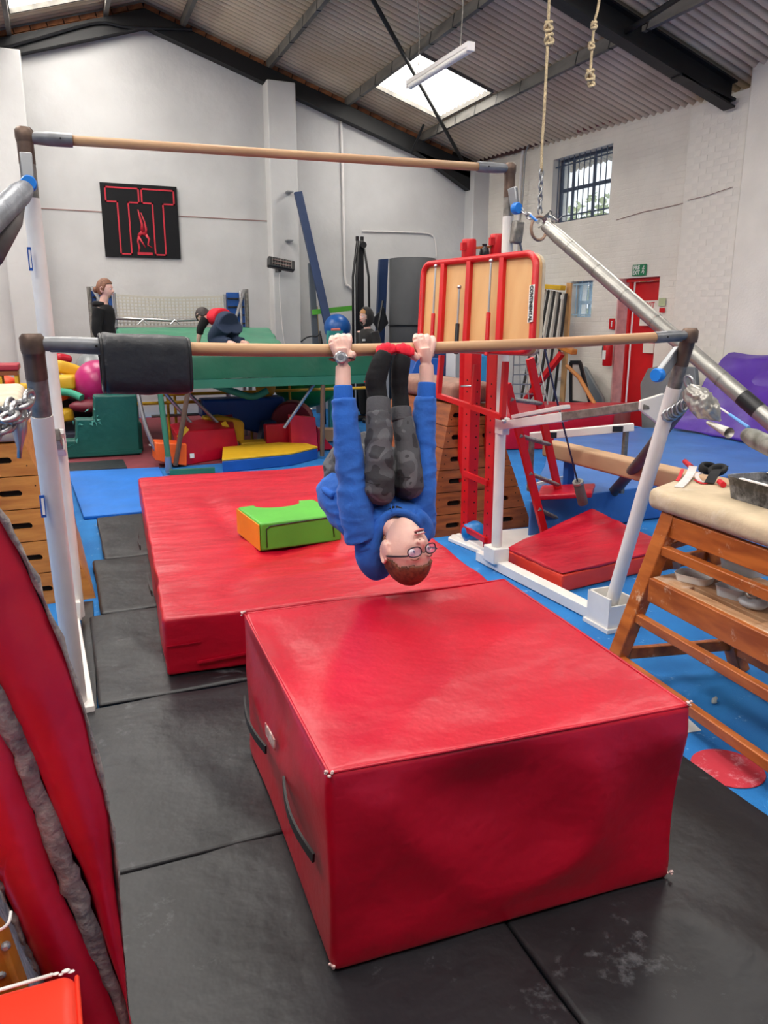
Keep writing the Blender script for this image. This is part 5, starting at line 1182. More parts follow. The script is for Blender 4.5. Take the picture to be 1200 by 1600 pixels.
for s, xa in ((-1, .47), (1, 2.70)):
    xb = nx0 if s < 0 else nx1
    MB().lohi((min(xa, xb) + .03, ny + .01, 1.2), (max(xa, xb) - .03, ny + .06, 1.93)).build('end_pad', m_blue, t, bevel=.01)
    for k in range(5): MB().box(((xa + xb) / 2, ny - .0, 1.36 + k * .12), (abs(xb - xa) - .08, .03, .02)).build('pad_strap', m_blackp, t)
    MB().cyl((xa, ny, 0), (xa, ny, 1.98), .03, 10).build('upright', m_sleeve, t); MB().cyl((xb, ny, 0), (xb, ny, 1.9), .022, 10).build('upright', m_steel, t)
    MB().cyl((xa - s * .04, ny - .05, 1.97), (xb + s * .03, ny - .35, 1.42), .022, 8).build('diagonal_stay', m_steel, t); MB().cyl((xa - s * .1, ny - .03, 1.95), (xa - s * .12, ny - .1, 1.3), .02, 8).build('stay', m_steel, t)

# ------------------------------------------------------------------ soft shapes on the far floor
t = thing('foam_steps', 'dark green foam steps with torn edges beside the white post', 'foam steps', (.35, 9.3, .01))
sy = 9.2; SP = lambda x, y: GY(x, y, sy)
ol = [V(SP(96, 720).x, sy, .01), SP(96, 688), SP(118, 688), SP(118, 655), SP(146, 655), SP(146, 618), SP(214, 617), V(SP(220, 712).x, sy, .01)]
MB().prism(ol, (0, .22, 0)).build('cover', m_teal, t, bevel=.02, seg=3)
MB().prism([p + V(0, -.012, 0) for p in (V(ol[0].x - .01, sy, .03), V(ol[-1].x + .015, sy, .03), V(ol[-1].x + .015, sy, .07), V(ol[0].x - .01, sy, .07))], (0, .02, 0)).build('base_band', m_teal, t)
mb = MB()
for (x, y) in ((118, 690), (110, 693), (104, 686), (148, 662), (147, 650), (122, 660), (143, 622), (140, 640)):
    for k in range(4):
        p = SP(x, y) + V(random.uniform(-.05, .05), -.01, random.uniform(-.03, .03)); e = V(random.uniform(-.05, .05), random.uniform(-.02, 0), random.uniform(-.04, .02)); f_ = V(random.uniform(-.04, .04), -.01, random.uniform(-.04, .03)); mb.add([p, p + e, p + f_], [(0, 1, 2)])
mb.build('torn_flaps', M('faded_green_vinyl', (70, 150, 140), .6), t, kind='stuff')
tag(MB().ball(GY(153, 598, 10.15), .275, seg=32, rings=20).build('exercise_ball', vinyl('magenta_rubber', (188, 38, 112), .3), smooth=True), 'magenta exercise ball behind the green foam steps', 'ball')
tag(MB().ball(GY(157, 587, 10.9), .34, seg=32, rings=20).build('exercise_ball', vinyl('grey_rubber', (124, 130, 134), .3), smooth=True), 'grey exercise ball behind the magenta one', 'ball')
tag(MB().tube(catmull([GY(84, 611, 10.1), GY(110, 614, 10.0), GY(128, 622, 9.9)], 4), .045, 12).build('foam_noodle', vinyl('mint_foam', (64, 170, 140), .7), smooth='auto'), 'mint green foam tube left of the magenta ball', 'foam tube')
tag(MB().tube(catmull([GY(330, 600, 9.0), GY(365, 612, 9.0), GY(395, 620, 9.0), GY(418, 610, 9.0)], 4), .04, 12).build('foam_noodle', _mats['mint_foam'], smooth='auto'), 'mint green foam tube hanging under the trampoline', 'foam tube')
tag(MB().ball(GY(140, 634, 9.95), .13, (1.8, 1, .6)).build('bean_bag', vinyl('maroon_vinyl', (120, 34, 52), .5), smooth=True), 'flat maroon cushion under the magenta ball', 'cushion')
cols = [m_yel, m_orange, m_red, m_yel, vinyl('bright_orange', (238, 80, 44), .5)]
pile = [(98, 598, 0, .22, 'yellow'), (88, 620, 1, .2, 'orange'), (118, 606, 1, .2, 'orange'), (103, 634, 2, .2, 'red'), (92, 650, 0, .2, 'yellow'), (108, 578, 3, .2, 'yellow'), (115, 628, 4, .16, 'orange'), (98, 560, 2, .12, 'red'), (60, 650, 0, .2, 'yellow'), (35, 652, 0, .2, 'yellow'), (8, 648, 3, .2, 'yellow'), (48, 612, 3, .2, 'yellow'), (18, 618, 0, .18, 'yellow'), (5, 595, 4, .16, 'orange'), (75, 590, 3, .2, 'yellow')]
lbs = ['yellow foam shape above the mint tube', 'orange foam shape against the white post', 'orange foam shape beside the magenta ball', 'red foam shape beneath the orange ones', 'yellow foam shape lowest by the white post', 'yellow corner piece near the grey ball', 'bright orange shape next to the maroon cushion', 'red scrap of foam near the back wall',
       'yellow foam shape behind the near post foot of the bench', 'yellow foam shape under the red bench', 'yellow foam shape low at the left edge', 'yellow foam shape between the bench legs', 'yellow foam shape behind the bench leg at left', 'orange foam shape at the left edge below the bench', 'yellow foam shape hidden by the post top']
for i, (x, y, c_, s_, nm) in enumerate(pile):
    Yp = 10.2 + (i % 4) * .28 if i < 8 else 10.6 + (i % 4) * .25; p = GY(x, y, Yp); rz = Matrix.Rotation(random.uniform(-.6, .6), 3, 'Z') @ Matrix.Rotation(random.uniform(-.4, .4), 3, 'Y')
    w3 = [V(a * s_ * .5, b_ * s_ * .5, d_ * s_ * .35) for d_ in (-1, 1) for a, b_ in ((-1, -1), (1, -1), (1, 1), (-1, 1))]
    w3 = [p + rz @ V(q_.x * 1.5, q_.y * 1.2, q_.z) for q_ in w3]
    tag(soft(w3, r=.03, n=10, bulge=.02).build('foam_shape', cols[c_], smooth=True), lbs[i], 'foam block', 'soft play shapes at the back left')
t = thing('storage_bin', 'low dark bin holding the soft shapes at the back left', 'bin', (-.2, 10.9, .009)); MB().lohi((-1.3, 10.0, .009), (.55, 11.5, .20)).build('bin_body', vinyl('navy_cloth', (34, 40, 60), .7), t, bevel=.02)
MB().lohi((-1.25, 10.6, .30), (.5, 11.4, .62)).build('stuffed_sack', vinyl('dark_sack', (44, 38, 44), .7), t, bevel=.08)
# red topped yellow bench
t = thing('padded_bench', 'red topped bench with yellow legs at the left edge', 'bench', (-.75, 9.6, 0))
soft([(-1.4, 9.45, .98), (-.42, 9.45, .98), (-.42, 9.9, .98), (-1.4, 9.9, .98)], .07, .02, 14).build('seat', vinyl('dusty_red', (170, 46, 60), .5), t, smooth=True)
MB().lohi((-1.38, 9.47, .93), (-.44, 9.88, .978)).build('seat_frame', m_woodd, t)
for x in (-1.3, -.62, -.46):
    for y in (9.5, 9.85): MB().bar((x, y, .93), (x, y, .009), .035, .035, (0, 1, 0)).build('leg', m_yel, t)
for z in (.5, .3): MB().bar((-1.3, 9.5, z), (-.46, 9.5, z), .025, .025).build('rail', m_yel, t)
tag(MB().box((-.78, 9.65, 1.064), (.14, .06, .02)).build('blue_case', m_lab, bevel=.006), 'small blue case on the red bench', 'case')
# yellow hurdles under the trampoline
for i, (xa, xb, y, z) in enumerate(((.70, 2.3, 9.75, .54), (1.1, 4.1, 9.95, .62), (1.2, 2.9, 10.05, .74))):
    t = thing('yellow_hurdle', ['yellow hurdle frame under the left of the trampoline', 'long yellow hurdle rail under the trampoline', 'upper yellow rail at the back under the trampoline'][i], 'hurdle', ((xa + xb) / 2, y, 0.009), 'yellow rails under the trampoline')
    MB().cyl((xa, y, z), (xb, y, z), .02, 8).build('hurdle_rail', m_yel, t)
    for x in (xa + .1, xb - .1): MB().cyl((x, y, z + .06), (x, y, .01), .018, 8).build('hurdle_leg', m_yel, t)
for i, (x, y, Y, r, m_, lb_) in enumerate(((478, 592, 10.5, .40, vinyl('green_rubber', (24, 130, 44), .4), 'big green ball under the trampoline end'), (415, 606, 9.8, .13, m_yel, 'yellow ball beside the big green one'))):
    tag(MB().ball(GY(x, y, Y), r, (1.25 if i == 0 else 1, .8, 1), 28, 16).build('green_disc' if i == 0 else 'yellow_ball', m_, smooth=True), lb_, 'ball')
def blk(name, label, pts_, Y, depth, mat, r=.012, zfix=True, cat='foam block', parent=None):
    P_ = [GY(x, y, Y) for x, y in pts_]; m_ = min(p.z for p in P_)
    for p in P_:
        if p.z < .06 or p.z == m_ and zfix: p.z = max(.010, p.z if not zfix else .010)
    o = MB().prism(P_, (0, depth, 0)).build(name, mat, parent, bevel=r, seg=2)
    if parent is None: tag(o, label, cat)
    return o
sf = 'soft shapes on the maroon carpet'
blk('foam_roller', 'long dark blue foam block on the maroon carpet behind the shapes', [(317, 654), (316, 625), (445, 620), (446, 651)], 9.6, .35, m_blue, .03)
blk('foam_bridge', 'rounded yellow foam piece behind the red cube', [(320, 690), (319, 652), (345, 650), (378, 657), (382, 662), (382, 688), (372, 692)], 9.0, .2, m_yel, .02)
t = thing('foam_cube', 'red foam cube seat with yellow corner stripes', 'foam seat', GZ(330, 725, .01))
cA = [GZ(292, 727, .01), GZ(376, 712, .01), GZ(372, 702, .01) + V(.05, .25, 0), GZ(292, 727, .01) + V(-.02, .42, 0)]
soft([cA[0], cA[1], cA[2], cA[3], cA[0] + V(-.10, 0, .36), cA[1] + V(-.06, 0, .32), cA[2] + V(-.05, 0, .40), cA[3] + V(-.08, 0, .40)], r=.015, n=14).build('cover', m_red, t, smooth=True)
a, b_ = cA[0] + V(-.07, -.004, .30), cA[3] + V(-.05, 0, .40); MB().bar(a, a + V(.10, 0, .10), .05, .01, (0, 1, 0)).build('yellow_stripe', m_yel, t); MB().bar(cA[1] + V(-.11, -.01, .26), cA[1] + V(-.16, .1, .38), .06, .012, (0, 1, 0)).build('yellow_stripe', m_yel, t)
MB().box(cA[0] + V(.06, -.006, .10), (.045, .004, .05)).build('white_tag', m_chalk, t)
blk('foam_block', 'orange foam block behind the green leg foot', [(243, 720), (243, 692), (292, 694), (292, 725)], 8.25, .3, m_orange, .01); 
t = thing('foam_corner', 'blue foam corner piece with yellow top behind the crash mat', 'foam block', (2.0, 7.6, .001))
vb = [GZ(348, 739, 0.001), GZ(455, 728, 0.001), GZ(497, 717, 0.001), GZ(497, 717, .001) + V(-.05, .28, 0), GZ(440, 712, .001) + V(0, .1, 0), GZ(352, 720, .001) + V(0, .1, 0)]
MB().prism(vb, (0, 0, .12)).build('body', m_blue, t, bevel=.008); MB().prism([p + V(0, 0, .122) for p in vb], (0, 0, .02)).build('top_panel', m_yel, t, bevel=.004)
blk('foam_block', 'tan and yellow foam block between the red shapes', [(377, 715), (377, 692), (420, 690), (421, 714)], 8.8, .25, m_yel, .01)
blk('foam_wedge', 'dark navy foam wedge behind the red panels', [(404, 692), (413, 660), (432, 658), (432, 690)], 9.1, .2, m_navy, .01)
blk('foam_slab', 'deep red foam panel standing left of the pink-red one', [(418, 716), (415, 664), (452, 662), (456, 714)], 8.75, .12, m_red, .01)
blk('foam_slab', 'lighter red foam panel standing upright in the middle', [(456, 712), (453, 648), (493, 652), (498, 713)], 8.6, .10, vinyl('light_red_vinyl', (214, 44, 66), .35), .01)
tag(MB().lathe(GY(456, 662, 9.3), [(.25, 0), (.27, .03), (.27, .30), (.25, .33)], V(.35, 1, 0), 28).build('foam_cylinder', vinyl('maroon_cyl', (150, 34, 50), .4), smooth='auto'), 'dark red foam cylinder behind the upright panels', 'foam block')
blk('foam_slide', 'red foam slide sloping down to the right', [(497, 712), (495, 665), (512, 690), (524, 712)], 8.7, .3, m_red, .01)
blk('foam_box', 'small tan box at the end of the trampoline feet', [(504, 690), (503, 671), (545, 672), (545, 692)], 9.3, .25, m_tan, .01)
tag(MB().lohi((-.05, 8.36, .009), (.55, 8.9, .02)).build('rubber_tile', m_pad), 'black rubber tile on the maroon carpet by the green steps', 'mat')

# ------------------------------------------------------------------ things hanging from the roof
t = thing('strip_light', 'white fluorescent strip light hanging below the skylight', 'ceiling light', (4.0, 8.15, 4.15))
la, lb2 = V(4.01, 7.46, 4.145), V(3.98, 8.85, 4.15)
MB().bar(la, lb2, .075, .05).build('housing', m_white, t, bevel=.008); MB().tube([la + V(0, .03, -.045), lb2 + V(0, -.03, -.045)], .038, 12, sq=.8).build('diffuser', M('frosted_diffuser', (238, 236, 232), .35), t, smooth='auto')
for p in (la, lb2): MB().box(p + V(0, 0, -.02), (.085, .03, .085)).build('end_cap', m_white, t, bevel=.006)
for f_ in (.15, .85):
    p = la.lerp(lb2, f_) + V(0, 0, .02); q_ = V(p.x, p.y, zr(p.x) - .02); MB().tube(catmull([p, p.lerp(q_, .4) + V(.02, 0, 0), p.lerp(q_, .8) + V(-.02, 0, 0), q_], 4), .006, 6).build('suspension_cord', m_sleeve, t)
rY = 6.6
def knot(c, r, parent):
    r = r * .62
    mb = MB(); pts_ = [V(c) + V(r * cos(3 * a) * (1 + .3 * cos(2 * a)), r * .7 * sin(3 * a), r * 1.4 * sin(2 * a)) for a in [2 * pi * k / 40 for k in range(40)]]
    mb.tube(pts_, .015, 6, closed=True); return mb.build('knot', m_rope, parent, smooth=True)
R0 = [GY(x, y, rY) for x, y in ((861, -40), (858, 0), (856, 60), (854, 100), (850, 180), (847, 225), (846, 268))]
t = thing('ring_rope', 'rope and chain with a wooden gymnastics ring near the window', 'gymnastics ring', R0[-1])
MB().tube(catmull([V(R0[0].x, rY, zr(R0[0].x) - .045)] + R0, 4), .013, 8).build('rope', m_rope, t, smooth=True)
knot(GY(857, 42, rY), .045, t); knot(GY(858, 62, rY), .05, t); chain((GY(846, 266, rY), GY(843, 334, rY)), .008, 'chain', m_galv, t, .075)
rc_ = GY(842, 357, rY); MB().cyl(GY(843, 334, rY), rc_ + V(0, 0, .11), .008, 8).build('ring_strap', m_rope, t)
MB().tube([rc_ + V(.105 * cos(a), .03 * cos(a), .105 * sin(a)) for a in [2 * pi * k / 32 for k in range(32)]], .015, 10, closed=True).build('ring', M('worn_wood_ring', (140, 112, 92), .5), t, smooth=True)
R1 = [GY(x, y, rY) for x, y in ((938, -20), (934, 14), (929, 35), (925, 75), (922, 120))]
t = thing('short_rope', 'short knotted rope hanging from the roof by the black rafter', 'rope', R1[-1])
MB().tube(catmull([V(R1[0].x, rY, zr(R1[0].x) - .02)] + R1, 4), .012, 8).build('rope', m_rope, t, smooth=True); knot(GY(928, 40, rY), .03, t); knot(GY(922, 118, rY), .05, t); knot(GY(924, 130, rY), .035, t); knot(GY(924, 72, rY), .03, t)
# ------------------------------------------------------------------ people
m_skin = M('skin', (232, 186, 172), .5, var=.05, vs_=14, bump=.0006, bs=180); m_skin.node_tree.nodes['Principled BSDF'].inputs['Subsurface Weight'].default_value = .08
m_skin.node_tree.nodes['Principled BSDF'].inputs['Subsurface Scale'].default_value = .02
m_lip = M('lips', (206, 120, 118), .45); m_teeth = M('teeth', (236, 232, 224), .3); m_mouth = M('mouth_dark', (70, 24, 26), .6)
m_eyew = M('eye_white', (232, 230, 232), .25); m_iris = M('iris', (62, 84, 104), .3); m_hair = M('short_brown_hair', (132, 82, 58), .7, col2=(84, 46, 36), vs_=60, bump=.002, bs=220)
m_blue_s = M('blue_sweatshirt', (36, 104, 200), .85, var=.14, vs_=5, bump=.007, bs=22, sheen=.1); m_rib = M('ribbed_cuff', (32, 96, 188), .9, bump=.002, bs=120, stretch=(3, 3, .2))
m_sock = M('black_sock', (10, 10, 14), .9, bump=.002, bs=60); m_sockr = M('red_sock', (222, 20, 48), .85, bump=.002, bs=60)
def camo():
    m = M('grey_camouflage', (72, 72, 76), .9, bump=.003, bs=40); nt = m.node_tree; N = nt.nodes; L = nt.links
    tc = N.new('ShaderNodeTexCoord'); a = N.new('ShaderNodeTexNoise'); a.inputs['Scale'].default_value = 13; a.inputs['Detail'].default_value = 1.2; L.new(tc.outputs['Object'], a.inputs[0])
    r = N.new('ShaderNodeValToRGB'); r.color_ramp.interpolation = 'CONSTANT'; L.new(a.outputs[0], r.inputs[0]); e = r.color_ramp.elements
    e[0].position = 0; e[0].color = lin((48, 48, 52)); e[1].position = .42; e[1].color = lin((74, 74, 78)); n_ = e.new(.54); n_.color = lin((94, 94, 98)); n_ = e.new(.64); n_.color = lin((60, 60, 64))
    L.new(r.outputs[0], N['Principled BSDF'].inputs['Base Color']); return m
m_camo = camo(); m_ribg = M('grey_rib', (78, 78, 82), .9, bump=.002, bs=100)

def flesh(mb, name, mat, parent, voxel, smooth=4, disp=None, fac=.6):
    me = bpy.data.meshes.new(name); o_ = off(parent); me.from_pydata([tuple(p - o_) for p in mb.v], [], mb.f)
    bm = bmesh.new(); bm.from_mesh(me); bmesh.ops.recalc_face_normals(bm, faces=bm.faces); bm.to_mesh(me); bm.free()
    tmp = bpy.data.objects.new('tmp', me); C.objects.link(tmp)
    r = tmp.modifiers.new('r', 'REMESH'); r.mode = 'VOXEL'; r.voxel_size = voxel
    if smooth: s = tmp.modifiers.new('s', 'SMOOTH'); s.iterations = smooth; s.factor = fac
    dg = bpy.context.evaluated_depsgraph_get(); me2 = bpy.data.meshes.new_from_object(tmp.evaluated_get(dg)); bpy.data.objects.remove(tmp)
    me2.name = name; me2.materials.clear(); me2.materials.append(mat)
    if disp:
        me2.update(); ns = [v.normal.copy() for v in me2.vertices]
        for v, n in zip(me2.vertices, ns): v.co += n * disp(v.co + o_)
    me2.polygons.foreach_set('use_smooth', [True] * len(me2.polygons))
    o = bpy.data.objects.new(name, me2); C.objects.link(o)
    if parent: o.parent = parent; OFF[o.name] = o_
    return o

def head_point(x, y, z):
    """unit direction -> head surface (subject frame: x right, y forward, z crown), head 0.235 tall, centred at eye level"""
    px_, py_, pz_ = x * .0755, y * .094, z * .117
    g = lambda a, s: math.exp(-(a / s) ** 2)
    if z < 0:
        k = (-z) ** 1.4
        px_ *= 1 - .34 * k * (1 if y > -.2 else .6)
        if y > 0: py_ = y * (.094 - .004 * k)
        else: py_ *= 1 - .42 * k
    if y > 0:
        f = y
        py_ += -.009 * f * (g(px_ - .032, .017) + g(px_ + .032, .017)) * g(pz_ + .004, .014)   # sockets
        py_ += .004 * f * g(pz_ - .020, .010) * g(px_, .05)                                        # brow
        py_ += .004 * f * (g(px_ - .038, .02) + g(px_ + .038, .02)) * g(pz_ + .034, .02)         # cheeks
        py_ += .008 * f * g(px_, .028) * g(pz_ + .066, .016)                                       # mouth mound
        py_ += .008 * f * g(px_, .020) * g(pz_ + .100, .014)                                       # chin
        py_ += -.003 * f * g(px_, .03) * g(pz_ + .086, .007)
    return V(px_, py_, pz_)
def add_head(mb, c, Rm, s=1.0):
    S = lambda p: V(c) + Rm @ (V(p) * s)
    seg, rg = 56, 44; vs = []; fs = []
    for i in range(rg + 1):
        th = pi * i / rg
        for k in range(seg):
            ph = 2 * pi * k / seg; vs.append(S(head_point(sin(th) * cos(ph), sin(th) * sin(ph), cos(th))))
    for i in range(rg):
        for k in range(seg): fs.append((i * seg + k, (i + 1) * seg + k, (i + 1) * seg + (k + 1) % seg, i * seg + (k + 1) % seg))
    mb.add(vs, fs)
    # nose
    mb.tube([S((0, .083, .012)), S((0, .092, -.006)), S((0, .103, -.026)), S((0, .104, -.034)), S((0, .092, -.042))], [.006 * s, .0075 * s, .0095 * s, .0105 * s, .006 * s], 12)
    for a in (-1, 1):
        mb.ball(S((a * .011, .094, -.035)), .0072 * s, seg=10, rings=8)
        # ear: shell and rim
        e0 = S((a * .074, -.008, -.012)); mb.tube([S((a * (.080 + .014 * sin(w * .5 + .2)), -.012 - .023 * cos(w), -.012 + .037 * sin(w))) for w in [(-1.7 + 4.3 * k / 12) for k in range(13)]], .0048 * s, 8)
        mb.ball(S((a * .079, -.012, -.012)), .029 * s, (.28, .72, 1.15), 12, 8, Rm); mb.ball(S((a * .074, .000, -.036)), .008 * s, (.6, 1, 1), 8, 6, Rm)
    return S
def face_parts(S, Rm, s, parent, eyes=True, teeth=True, hair=None, hairfn=None):
    for a in (-1, 1):
        e = MB().ball(S((a * .031, .076, -.002)), .0125 * s, seg=16, rings=10).build('eye', m_eyew, parent, smooth=True)
        MB().ball(S((a * .031 + .001, .0855, -.003)), .0062 * s, (1, .55, 1), 12, 8, Rm).build('iris', m_iris, e, smooth=True)
        mb = MB(); mb.tube([S((a * (.018 + .013 * k), .086 - .0018 * k * k, .004 + .0045 * sin(pi * (k + .3) / 3))) for k in range(4)], .0016 * s, 6); mb.build('eyelid', m_skin, e, smooth=True)
        mb = MB(); mb.tube(catmull([S((a * .016, .0935, .019)), S((a * .030, .0925, .024)), S((a * .046, .083, .019))], 4), [.0012 * s] + [.0026 * s] * 7 + [.001 * s], 6, sq=.6); mb.build('eyebrow', hair or m_hair, parent, smooth=True)
    mb = MB(); yy = lambda x: .0985 - 10 * x * x
    mb.tube([S((x, yy(x) + .0006, -.0605 - .0012 * (1 - abs(x) / .024))) for x in [(-.024 + .006 * k) for k in range(9)]], [.001 * s, .0022 * s, .0030 * s, .0032 * s, .0029 * s, .0032 * s, .0030 * s, .0022 * s, .001 * s], 8); mb.build('upper_lip', m_lip, parent, smooth=True)
    mb = MB(); mb.tube([S((x, yy(x) - .001, -.0745 + 6 * x * x)) for x in [(-.022 + .0055 * k) for k in range(9)]], [.001 * s, .0024 * s, .0032 * s, .0037 * s, .0039 * s, .0037 * s, .0032 * s, .0024 * s, .001 * s], 8); mb.build('lower_lip', m_lip, parent, smooth=True)
    if teeth:
        mb = MB(); mb.tube([S((x, yy(x) - .0015, -.0675)) for x in [(-.021 + .0053 * k) for k in range(9)]], [.001 * s] + [.0042 * s] * 7 + [.001 * s], 8); mb.build('mouth', m_mouth, parent, smooth=True)
        for k in range(6): MB().box(S((-.0125 + .005 * k, yy(-.0125 + .005 * k) + .0022, -.0650)), (.0044 * s, .0024 * s, .0052 * s), Rm).build('tooth', m_teeth, parent)
def hair_cap(S, parent, mat, front=.062, side=.012, back=-.055, lift=.006, long=False):
    mb = MB(); seg, rg = 72, 60; vid = {}; vs = []
    def d(i, k): th = pi * i / rg; ph = 2 * pi * k / seg; return sin(th) * cos(ph), sin(th) * sin(ph), cos(th)
    def inside_(x, y, z):
        p = head_point(x, y, z); p.z += .0045 * noise.noise(V(x, y, z) * 9)
        if y > .45: lim = front - .010 * abs(x)
        elif y > -.05: lim = side + (front - side) * ((y + .05) / .5) ** 1.6
        else: lim = back + (side - back) * max(0, 1 - (-.05 - y) / .35)
        return p.z > lim
    fs = []
    def vt(i, k):
        if (i, k % seg) not in vid:
            x, y, z = d(i, k % seg); p = head_point(x, y, z); n = V(x, y, z); l_ = lift + .0016 * noise.noise(V(x, y, z) * 14)
            vid[(i, k % seg)] = len(vs); vs.append(S(p + n * l_))
        return vid[(i, k % seg)]
    for i in range(rg):
        for k in range(seg):
            x, y, z = [(a + b_) / 2 for a, b_ in zip(d(i, k), d(i + 1, k + 1))]
            if inside_(x, y, z): fs.append((vt(i, k), vt(i + 1, k), vt(i + 1, k + 1), vt(i, k + 1)))
    mb.add(vs, fs); return mb.build('hair', mat, parent, smooth=True, solid=.008)

# --- the boy hanging under the low bar
def T(x, y, d=0.0):
    r = ray(x, 545); t0 = 2.6 / r.y; return W(x, y, t0 + d)
boy = thing('person', 'boy in blue sweatshirt and camouflage trousers hanging upside down from the low bar', 'person', T(610, 548))
cr_, cu_, ct_ = _R, _U, -_F                                  # image right, image up, towards the viewer
yaw, roll, pit = radians(33), radians(12), radians(6)
xh = (cr_ * cos(roll) + cu_ * sin(roll)); zh = (-cu_ * cos(roll) + cr_ * sin(roll)); yh = ct_.copy()
R0m = Matrix((xh, zh.cross(xh), zh)).transposed()
if (R0m @ V(0, 1, 0)).dot(ct_) < 0: raise ValueError('head frame')
Rh = R0m @ Matrix.Rotation(-yaw, 3, 'Z') @ Matrix.Rotation(pit, 3, 'X')
HS = 1.0; hc = T(635, 860, -.11)
body = MB()
S = add_head(body, hc, Rh, HS)
def limb(mb, pts_, rad, n=6, seg=16, sq=None): mb.tube(catmull(pts_, n), interp(rad, n), seg, sq=sq)
neckb = hc + Rh @ V(0, -.040, -.07)
limb(body, [hc + Rh @ V(0, -.02, -.03), neckb, T(604, 818, -.02), T(602, 806, .02)], [.05, .042, .044, .048])
# torso core, shoulders, thighs, shins, feet under the clothing
limb(body, [T(600, 805, .04), T(585, 798, .09), T(560, 775, .15), T(548, 735, .20)], [.06, .08, .07, .06])
wristL, wristR = T(536, 572, -.03), T(666, 570, -.03)
shL, shR = T(567, 838, .0), T(654, 832, .03)
elL, elR = T(543, 700, -.01), T(664, 700, .0)
limb(body, [shL, T(555, 770, -.01), elL, T(537, 620, -.03), wristL], [.036, .036, .036, .030, .026]); limb(body, [shR, T(660, 770, .01), elR, T(667, 620, -.02), wristR], [.036, .036, .036, .030, .026])
limb(body, [shL + V(0, 0, .03), T(600, 805, .05), shR + V(0, 0, .03)], [.03, .045, .03])
knL, knR = T(593, 766, -.055), T(641, 756, -.035)
for (hp, kn, an, to) in ((T(545, 722, .19), knL, T(591, 622, -.035), T(602, 553, -.052)), (T(566, 712, .23), knR, T(626, 630, -.01), T(631, 557, -.045))):
    limb(body, [hp, hp.lerp(kn, .5), kn], [.055, .042, .030]); limb(body, [kn, kn.lerp(an, .5), an, an.lerp(to, .5), to], [.030, .028, .020, .018, .012])
# hands closed over the bar, four fingers and a thumb each
def hand(w, x0, s, ybar=546):
    """x0: image x of the hand's centre on the bar; s=+1 when the thumb is on the image right"""
    kx = [x0 - s * 15, x0 - s * 5.5, x0 + s * 4, x0 + s * 12.5]     # little, ring, middle, index knuckles
    ky = [536, 531.5, 529.5, 531.5]
    limb(body, [w, w.lerp(T(x0, 545, -.045), .5), T(x0, 543, -.044)], [.026, .029, .030], sq=.62)
    mids = []
    for k in range(4):
        K = T(kx[k], ky[k], -.030)
        limb(body, [w + (K - w) * .15, w + (K - w) * .6, K], [.014, .0135, .0125], 4, 12)
        ln = (.86, .97, 1.0, .94)[k]; dx_ = kx[k] + s * (1.2 - .6 * k)
        r_ = (.0088, .0096, .0100, .0100)[k]
        top = T(dx_, 526.5 + (2.2 if k == 0 else 0), .004); beh = T(dx_, 533, .033 * ln); tip = T(dx_, 548, .034 * ln); tip2 = T(dx_ , 556, .018)
        limb(body, [K, T(dx_, 526 + (3 if k == 0 else 0), -.014), top, beh, tip, tip2], [.0125, .0118, r_, r_, r_ * .94, r_ * .85], 4, 10)
    # thumb leaves the side of the palm and closes under the bar
    b0 = T(x0 + s * 9, 561, -.035); b1 = T(x0 + s * 17, 554, -.038); b2 = T(x0 + s * 18, 557, -.012); b3 = T(x0 + s * 13, 561, .016)
    limb(body, [b0, b1, b2, b3], [.014, .0135, .0110, .009], 5, 12)
hand(wristL, 533, 1); hand(wristR, 662, -1)
b = flesh(body, 'body', m_skin, boy, .0036, 3, fac=.5)
face_parts(S, Rh, HS, boy); hair_cap(S, boy, m_hair, front=.050, lift=.0035)
mb = MB(); 
for a in (-1, 1): MB().ball(S((a * .0065, .099, -.0415)), .0024, (1.2, 1, .6), 8, 6, Rh).build('nostril', m_mouth, boy, smooth=True)
# spectacles
gl = MB(); rim = lambda a, w: S((a * .034 + .0245 * (abs(cos(w)) ** .75) * (1 if cos(w) > 0 else -1), .1015 - 3.0 * (abs(a * .034 + .0245 * cos(w))) ** 2, -.004 + .0165 * (abs(sin(w)) ** .8) * (1 if sin(w) > 0 else -1)))
m_rimb = M('dark_spectacle_rim', (38, 34, 44), .3)
for a in (-1, 1): gl.tube([rim(a, 2 * pi * k / 32) for k in range(32)], .0022, 6, closed=True)
gl.tube(catmull([S((-.0105, .1005, .0)), S((0, .1065, .003)), S((.0105, .1005, .0))], 4), .0018, 6)
for a in (-1, 1): gl.tube(catmull([S((a * .0585, .091, .004)), S((a * .070, .078, .004)), S((a * .081, .02, .004)), S((a * .082, -.012, .0)), S((a * .078, -.026, -.014))], 5), [.0034] * 21, 6)
g = gl.build('spectacles', m_rimb, boy, smooth=True)
for a in (-1, 1):
    mb = MB(); c_ = S((a * .034, .0995 - 3.0 * .034 ** 2, -.004)); ring_ = [rim(a, 2 * pi * k / 32) for k in range(32)]; mb.add([c_] + ring_, [(0, 1 + k, 1 + (k + 1) % 32) for k in range(32)])
    mb.build('lens', M('tinted_lens', (196, 170, 220), .05, alpha=.28, spec=.8), g, smooth=True)
